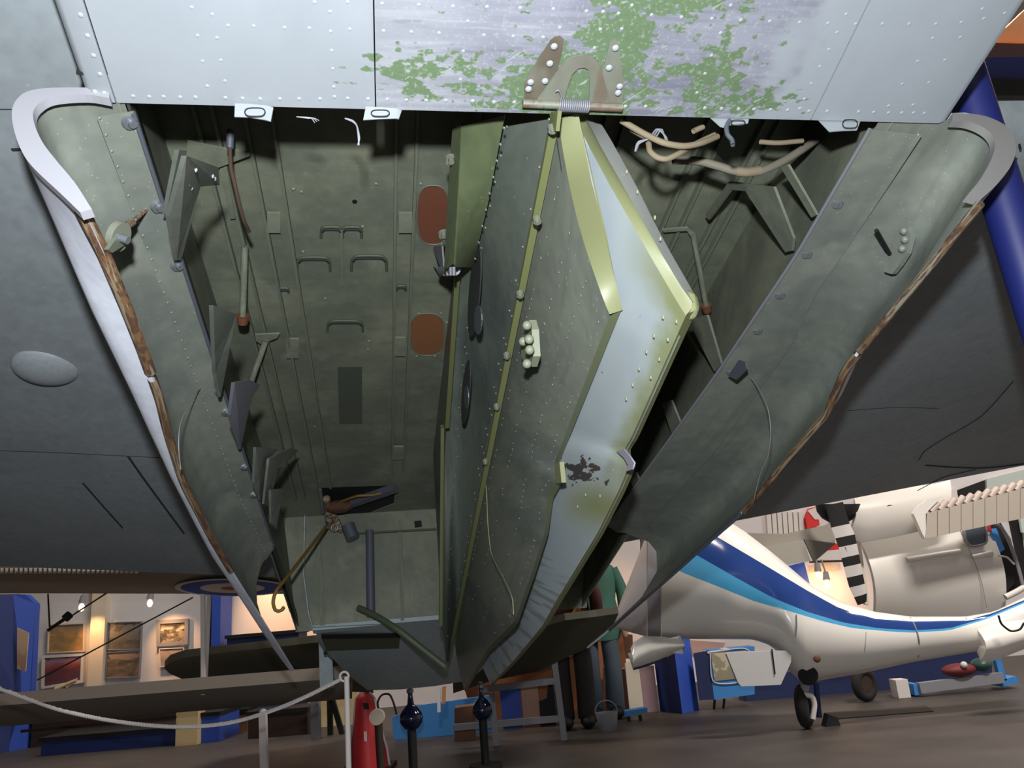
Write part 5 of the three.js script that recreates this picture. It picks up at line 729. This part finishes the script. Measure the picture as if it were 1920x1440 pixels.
// ---- right: white high-wing aeroplane with the banded propeller
{
  const z = -8.7, o = thing('high_wing_aeroplane', 'white high-wing aeroplane behind, with black and white banded propeller blade', 'aircraft', V(PZ(1740, 1330, z).x, 0, z)), W = col(0xd6d2ca, 0.3), R = (list, dz = 0, t = 0.05) => slab(list, z + dz, t);
  const side = (x, y, k) => PZ(x, y, z).add(V(0, 0, 0.18 * Math.sin(Math.PI * k)));
  part(o, 'fuselage_side', solid([...Array(15).keys()].map((i) => { const t = i / 14, xa = 1613 + 240 * t, ya = interp([[0, 1012], [0.5, 985], [0.8, 970], [1, 985]], t), xb = 1640 + 240 * t, ybm = 1170; return [...Array(13).keys()].map((j) => side(xa + (xb - xa) * j / 12, ya + (ybm - ya) * j / 12, j / 12)); }), 0.06), W);
  part(o, 'edge_strip', R([[1604, 1012], [1613, 1010], [1630, 1135], [1622, 1133]], 0.06), H.cream); part(o, 'raised_moulding', tube(px([[1700, 1050], [1760, 1040], [1800, 1034]], (x, y) => PZ(x, y, z + 0.15)), 0.03, 20, 8), W); part(o, 'raised_moulding', tube(px([[1822, 1045], [1860, 1037]], (x, y) => PZ(x, y, z + 0.16)), 0.03, 12, 8), W);
  const win = [[1808, 993], [1812, 984], [1842, 976], [1848, 984], [1850, 1012], [1845, 1020], [1822, 1024], [1812, 1014]]; part(o, 'window', R(win, 0.16), std({ color: 0x4a5560, roughness: 0.12 }), 'dark side window'); part(o, 'window_frame', tube(px([...win, win[0]], (x, y) => PZ(x, y, z + 0.165)), 0.012, 60, 6), H.grey);
  part(o, 'door_line', tube(px([[1800, 995], [1822, 1040], [1840, 1090], [1850, 1140]], (x, y) => PZ(x, y, z + 0.2)), 0.004, 20, 5), H.grey);
  part(o, 'cabin_opening', R([[1856, 985], [1875, 978], [1895, 1010], [1920, 1100], [1888, 1118], [1870, 1060]], 0.02, 0.02), H.black); part(o, 'seat', R([[1868, 1048], [1880, 1043], [1896, 1052], [1905, 1090], [1888, 1110], [1878, 1080]], 0.08, 0.1), H.black); part(o, 'seat_trim', R([[1857, 992], [1868, 990], [1884, 1030], [1872, 1038], [1864, 1025]], 0.09, 0.03), H.blueLight); part(o, 'seat_trim', R([[1848, 985], [1856, 982], [1860, 996], [1852, 998]], 0.1, 0.03), H.red);
  part(o, 'windscreen_frame', tube(px([[1858, 978], [1878, 990], [1893, 1018], [1908, 1060], [1920, 1105]], (x, y) => PZ(x, y, z + 0.2)), 0.018, 30, 8), H.grey); part(o, 'instrument_cowl', tube(px([[1872, 1042], [1888, 1045], [1902, 1058]], (x, y) => PZ(x, y, z + 0.2)), 0.01, 16, 6), H.pale); part(o, 'cabin_sill', tube(px([[1885, 1120], [1905, 1110], [1925, 1098]], (x, y) => PZ(x, y, z + 0.2)), 0.03, 12, 8), H.hull);
  part(o, 'centre_wing', solid([[[1588, 1000], [1600, 940]], [[1612, 1012], [1640, 930]], [[1668, 1002], [1690, 922]], [[1720, 990], [1750, 915]], [[1760, 978], [1780, 908]]].map((r) => { const [a, b] = px(r, (x, y) => PZ(x, y, z + 0.25)); return [0, 0.25, 0.5, 0.75, 1].map((t) => a.clone().lerp(b, t).add(V(0, 0, 0.1 * Math.sin(Math.PI * t)))); }), 0.06), W); part(o, 'wing_port', aim(new THREE.CylinderGeometry(0.045, 0.045, 0.02, 24), PZ(1669, 955, z + 0.38), V(0, 0, 1)), H.black);
  part(o, 'cowling', solid([...Array(9).keys()].map((i) => { const t = i / 8; return [...Array(9).keys()].map((j) => { const a = Math.PI * j / 8; const x = 1572 - 44 * Math.cos(a) * Math.cos(t * 1.4), y = 945 + 42 * Math.sin(a) * Math.cos(t * 1.4) * 0.9; return PZ(x, y, z + 0.3 + 0.2 * Math.sin(t * 1.5)); }); }), 0.02), H.black, 'black round nose cowling');
  const le = [[945, 1548], [985, 1558], [1022, 1572], [1060, 1582], [1097, 1592], [1131, 1609]], re = [[945, 1578], [985, 1590], [1005, 1600], [1043, 1608], [1080, 1615], [1115, 1622], [1131, 1621]], cut2 = [945, 986, 1006, 1023, 1043, 1060, 1080, 1098, 1116, 1131];
  for (let i = 0; i < cut2.length - 1; i++) { const ys = [cut2[i], (cut2[i] + cut2[i + 1]) / 2, cut2[i + 1]]; part(o, 'blade_band', solid(ys.map((y) => [0, 0.5, 1].map((t) => { const x = interp(le, y) + (interp(re, y) - interp(le, y)) * t; return PZ(x, y - 3.5 * (t - 0.5) * 2, z + 0.5).add(V(0, 0, 0.03 * Math.sin(Math.PI * t))); })), 0.02), i % 2 ? col(0xcbc7c4, 0.4) : H.black, i % 2 ? 'white propeller band' : 'black propeller band'); }
  part(o, 'blade_mark', R([[1584, 1026], [1588, 1026], [1592, 1034], [1588, 1035]], 0.54, 0.004), H.brown);
  part(o, 'flap_end', R([[1713, 963], [1720, 950], [1740, 937], [1768, 930], [1752, 946], [1738, 960], [1735, 1010], [1730, 1002]], 0.6, 0.06), H.hull); const nf = 9;
  for (let i = 0; i < nf; i++) { const x0 = 1736 + 200 * i / nf, x1 = 1736 + 200 * (i + 1) / nf - 1.2, f = (x) => 963 - (x - 1736) * 0.26, g = (x) => 1010 - (x - 1736) * 0.21; part(o, 'flap_panel', R([[x0, f(x0)], [x1, f(x1)], [x1, g(x1)], [x0, g(x0)]], 0.6 - 0.002 * (i % 2), 0.05), col(0xb5aca0, 0.6)); }
  for (let i = 0; i < 12; i++) { const x0 = 1745 + 190 * i / 12, f = (x) => 960 - (x - 1745) * 0.255; part(o, 'flap_rib', tube(px([[x0, f(x0)], [x0 + 14, f(x0) - 16]], (x, y) => PZ(x, y, z + 0.56)), 0.032, 6, 7), col(0xc9b9ae, 0.55)); }
  part(o, 'far_wing', R([[1395, 999], [1470, 1001], [1550, 984], [1562, 975], [1566, 1020], [1510, 1012], [1428, 1024]], 0.1, 0.05), col(0x9c958a, 0.6)); part(o, 'far_flap', R([[1430, 1024], [1506, 1012], [1520, 1052], [1470, 1060]], 0.14, 0.04), col(0xa8a398, 0.6)); part(o, 'far_flap_end', R([[1508, 1011], [1568, 1019], [1527, 1053]], 0.12, 0.04), col(0x77736a, 0.6));
  // things beyond it
  const zz = -10.95; const sb = thing('slatted_blind', 'row of upright white slats above the far wing flap', 'blind', PZ(1437, 1003, zz)); for (let i = 0; i < 7; i++) { const x = 1437 + i * 10; part(sb, 'slat', slab([[x, 960], [x + 8, 958], [x + 11, 1002], [x + 3, 1004]], zz, 0.06), H.pale); }
  const rf = thing('red_fin', 'red and white tail fin showing above the far wing', 'tail fin', V(PZ(1520, 990, zz).x, PZ(1520, 992, zz).y, zz)); part(rf, 'fin', slab([[1511, 972], [1518, 953], [1532, 950], [1537, 985], [1514, 991]], zz + 0.05, 0.12), col(0xd9241f, 0.5)); part(rf, 'white_tip', slab([[1514, 957], [1531, 951], [1536, 974], [1528, 974]], zz + 0.06, 0.02), H.pale);
  const rr = thing('red_rudder', 'red and white rudder behind the propeller blade', 'rudder', V(PZ(1550, 1050, zz).x, PZ(1550, 1052, zz).y, zz)); part(rr, 'upper_half', slab([[1541, 1032], [1552, 1024], [1574, 1018], [1576, 1030]], zz + 0.1, 0.18), col(0xd9241f, 0.5)); part(rr, 'lower_half', slab([[1528, 1050], [1541, 1033], [1577, 1030], [1582, 1050]], zz + 0.1, 0.04), H.pale); part(rr, 'shelf', slab([[1522, 1052], [1584, 1050], [1584, 1053], [1522, 1055]], zz + 0.12, 0.1), H.black);
  one('blue_banner', 'blue banner beside the stripes, below the far wing flap', 'banner', [[1475, 1062], [1508, 1054], [1520, 1100], [1515, 1130]], zz, 0.06, H.blue); one('white_sill', 'white boxes on the ledge above the corrugated flap', 'box', [[1742, 925], [1793, 915], [1797, 935], [1745, 945]], zz, 0.2, H.pale); one('display_board', 'black board above the corrugated flap', 'board', [[1798, 918], [1847, 900], [1847, 930], [1800, 940]], zz, 0.05, H.black); one('display_board', 'pale green-white board at the right edge above the corrugated flap', 'board', [[1850, 898], [1930, 878], [1930, 915], [1850, 925]], zz, 0.05, col(0xb9c4bd, 0.7));
  one('black_doorway', 'black doorway panel at the right edge beyond the open cabin', 'panel', [[1893, 968], [1912, 962], [1930, 1110], [1912, 1060]], zz, 0.05, H.black); one('mint_sign', 'rounded pale mint sign at the right edge', 'sign', [[1912, 970], [1930, 966], [1930, 1003], [1917, 998]], zz + 0.1, 0.04, col(0xc5d4cc, 0.6));
}
// ---- right floor clutter
{
  const z = -8.05, w = thing('ground_roller', 'dark wheel behind the white block under the striped aeroplane', 'wheel', V(PZ(1628, 1330, z).x, 0, z)), c = PZ(1625, 1306, z); part(w, 'tyre', new THREE.TorusGeometry(0.11, 0.045, 12, 30).rotateY(0.5).translate(c.x, 0.155, z), H.tyre); part(w, 'hub', new THREE.CylinderGeometry(0.075, 0.075, 0.06, 18).rotateX(Math.PI / 2).rotateY(0.5).translate(c.x, 0.155, z), H.brownDark);
  const bl = thing('white_block', 'small white block on the floor beside the dark wheel', 'block', V(PZ(1686, 1305, -8.1).x, 0, -8.1)); part(bl, 'body', uprightBox(1674, 1697, 0, 0.16, -8.1, 0.15), H.pale);
  const s = thing('blue_rack', 'low blue steel rack with a grey beam on the floor at the right', 'rack', V(PZ(1800, 1300, -8.1).x, 0, -8.1)), P = (x, y) => PZ(x, y, -8.1); part(s, 'beam', bar(P(1722, 1290), P(1878, 1270), 0.08, 0.09, V(0, 1, 0)), H.grey); part(s, 'upright', prism(px([[1866, 1235], [1876, 1232], [1888, 1275], [1878, 1280]], P), back(0.06)), H.blueLight); part(s, 'foot', prism(px([[1874, 1276], [1905, 1268], [1912, 1280], [1880, 1288]], P), back(0.2)), H.blueLight); part(s, 'foot', prism(px([[1712, 1283], [1722, 1282], [1732, 1302], [1716, 1304]], P), back(0.2)), H.blueLight);
  const bd = thing('coloured_bundle', 'red and blue bundle lying on the low blue rack', 'bundle', P(1800, 1275)); part(bd, 'wrap', new THREE.SphereGeometry(1, 20, 14).scale(0.16, 0.06, 0.1).translate(...P(1798, 1256).toArray()), col(0x6a2326, 0.6)); part(bd, 'wrap', new THREE.SphereGeometry(1, 20, 14).scale(0.09, 0.06, 0.1).translate(...P(1840, 1246).toArray()), col(0x2d4a44, 0.4)); part(bd, 'knot', new THREE.SphereGeometry(0.03, 12, 8).translate(...P(1797, 1245).add(V(0, 0, 0.1)).toArray()), H.pale);
  const ch = thing('wheel_chock', 'dark rubber chock on the floor just right of the nose wheel', 'chock', PF(1562, 1360)); const q = PF(1562, 1362); part(ch, 'wedge', prism([V(q.x - 0.06, 0, q.z), V(q.x + 0.06, 0, q.z), V(q.x + 0.05, 0.06, q.z), V(q.x - 0.02, 0.09, q.z)], back(0.1)), H.tyre);
  const mt = thing('floor_mat', 'thin dark mat on the floor behind the nose wheel', 'mat', PF(1660, 1330)), m4 = [[1545, 1349], [1750, 1333], [1735, 1322], [1545, 1336]].map(([x, y]) => PF(x, y, 0.006)); part(mt, 'sheet', prism(m4, V(0, -0.006, 0)), col(0x3a332f, 0.9));
}
// ---- near right: blue post and the roof steel behind it
{
  const p = at(1806, 133, 1.56), q = at(1965, 640, 1.45), d = q.clone().sub(p), foot = p.clone().addScaledVector(d, p.y / -d.y), o = thing('blue_support_post', 'round dark blue support post standing at the right wing, in front of it', 'post', foot);
  part(o, 'tube', rod(foot, p.clone().addScaledVector(d, -0.55), 0.038, 0.038, 36), M.blueSteel); part(o, 'foot_plate', box(foot.x - 0.12, foot.x + 0.12, 0, 0.012, foot.z - 0.12, foot.z + 0.12), M.blueSteel);
  const b = thing('roof_beam', 'dark blue steel roof beam beyond the right wing', 'beam', at(1900, 130, 5)), at5 = (x, y, dd = 5) => at(x, y, dd); part(b, 'web', prism(px([[1780, 108], [1990, 106], [1990, 150], [1780, 148]], at5), V(0, 0, -0.1)), col(0x26346e, 0.6)); part(b, 'flange', prism(px([[1780, 146], [1990, 148], [1990, 180], [1780, 178]], (x, y) => at(x, y, 4.9)), V(0, 0, -0.2)), H.black);
  const w = thing('wooden_truss', 'brown wooden roof boards above the blue steel beam', 'roof board', at(1900, 60, 5.3)); part(w, 'board', prism(px([[1780, 78], [1990, 84], [1990, 108], [1780, 106]], (x, y) => at(x, y, 5.2)), V(0, 0.02, -0.1)), H.brown); part(w, 'board', prism(px([[1860, 77], [1930, 10], [1990, 10], [1990, 84]], (x, y) => at(x, y, 5.3)), V(0, 0.02, -0.1)), H.orangeWall);
}
scene.traverse((m) => { if (m.isMesh) m.castShadow = m.receiveShadow = true; });


renderer.render(scene, camera);
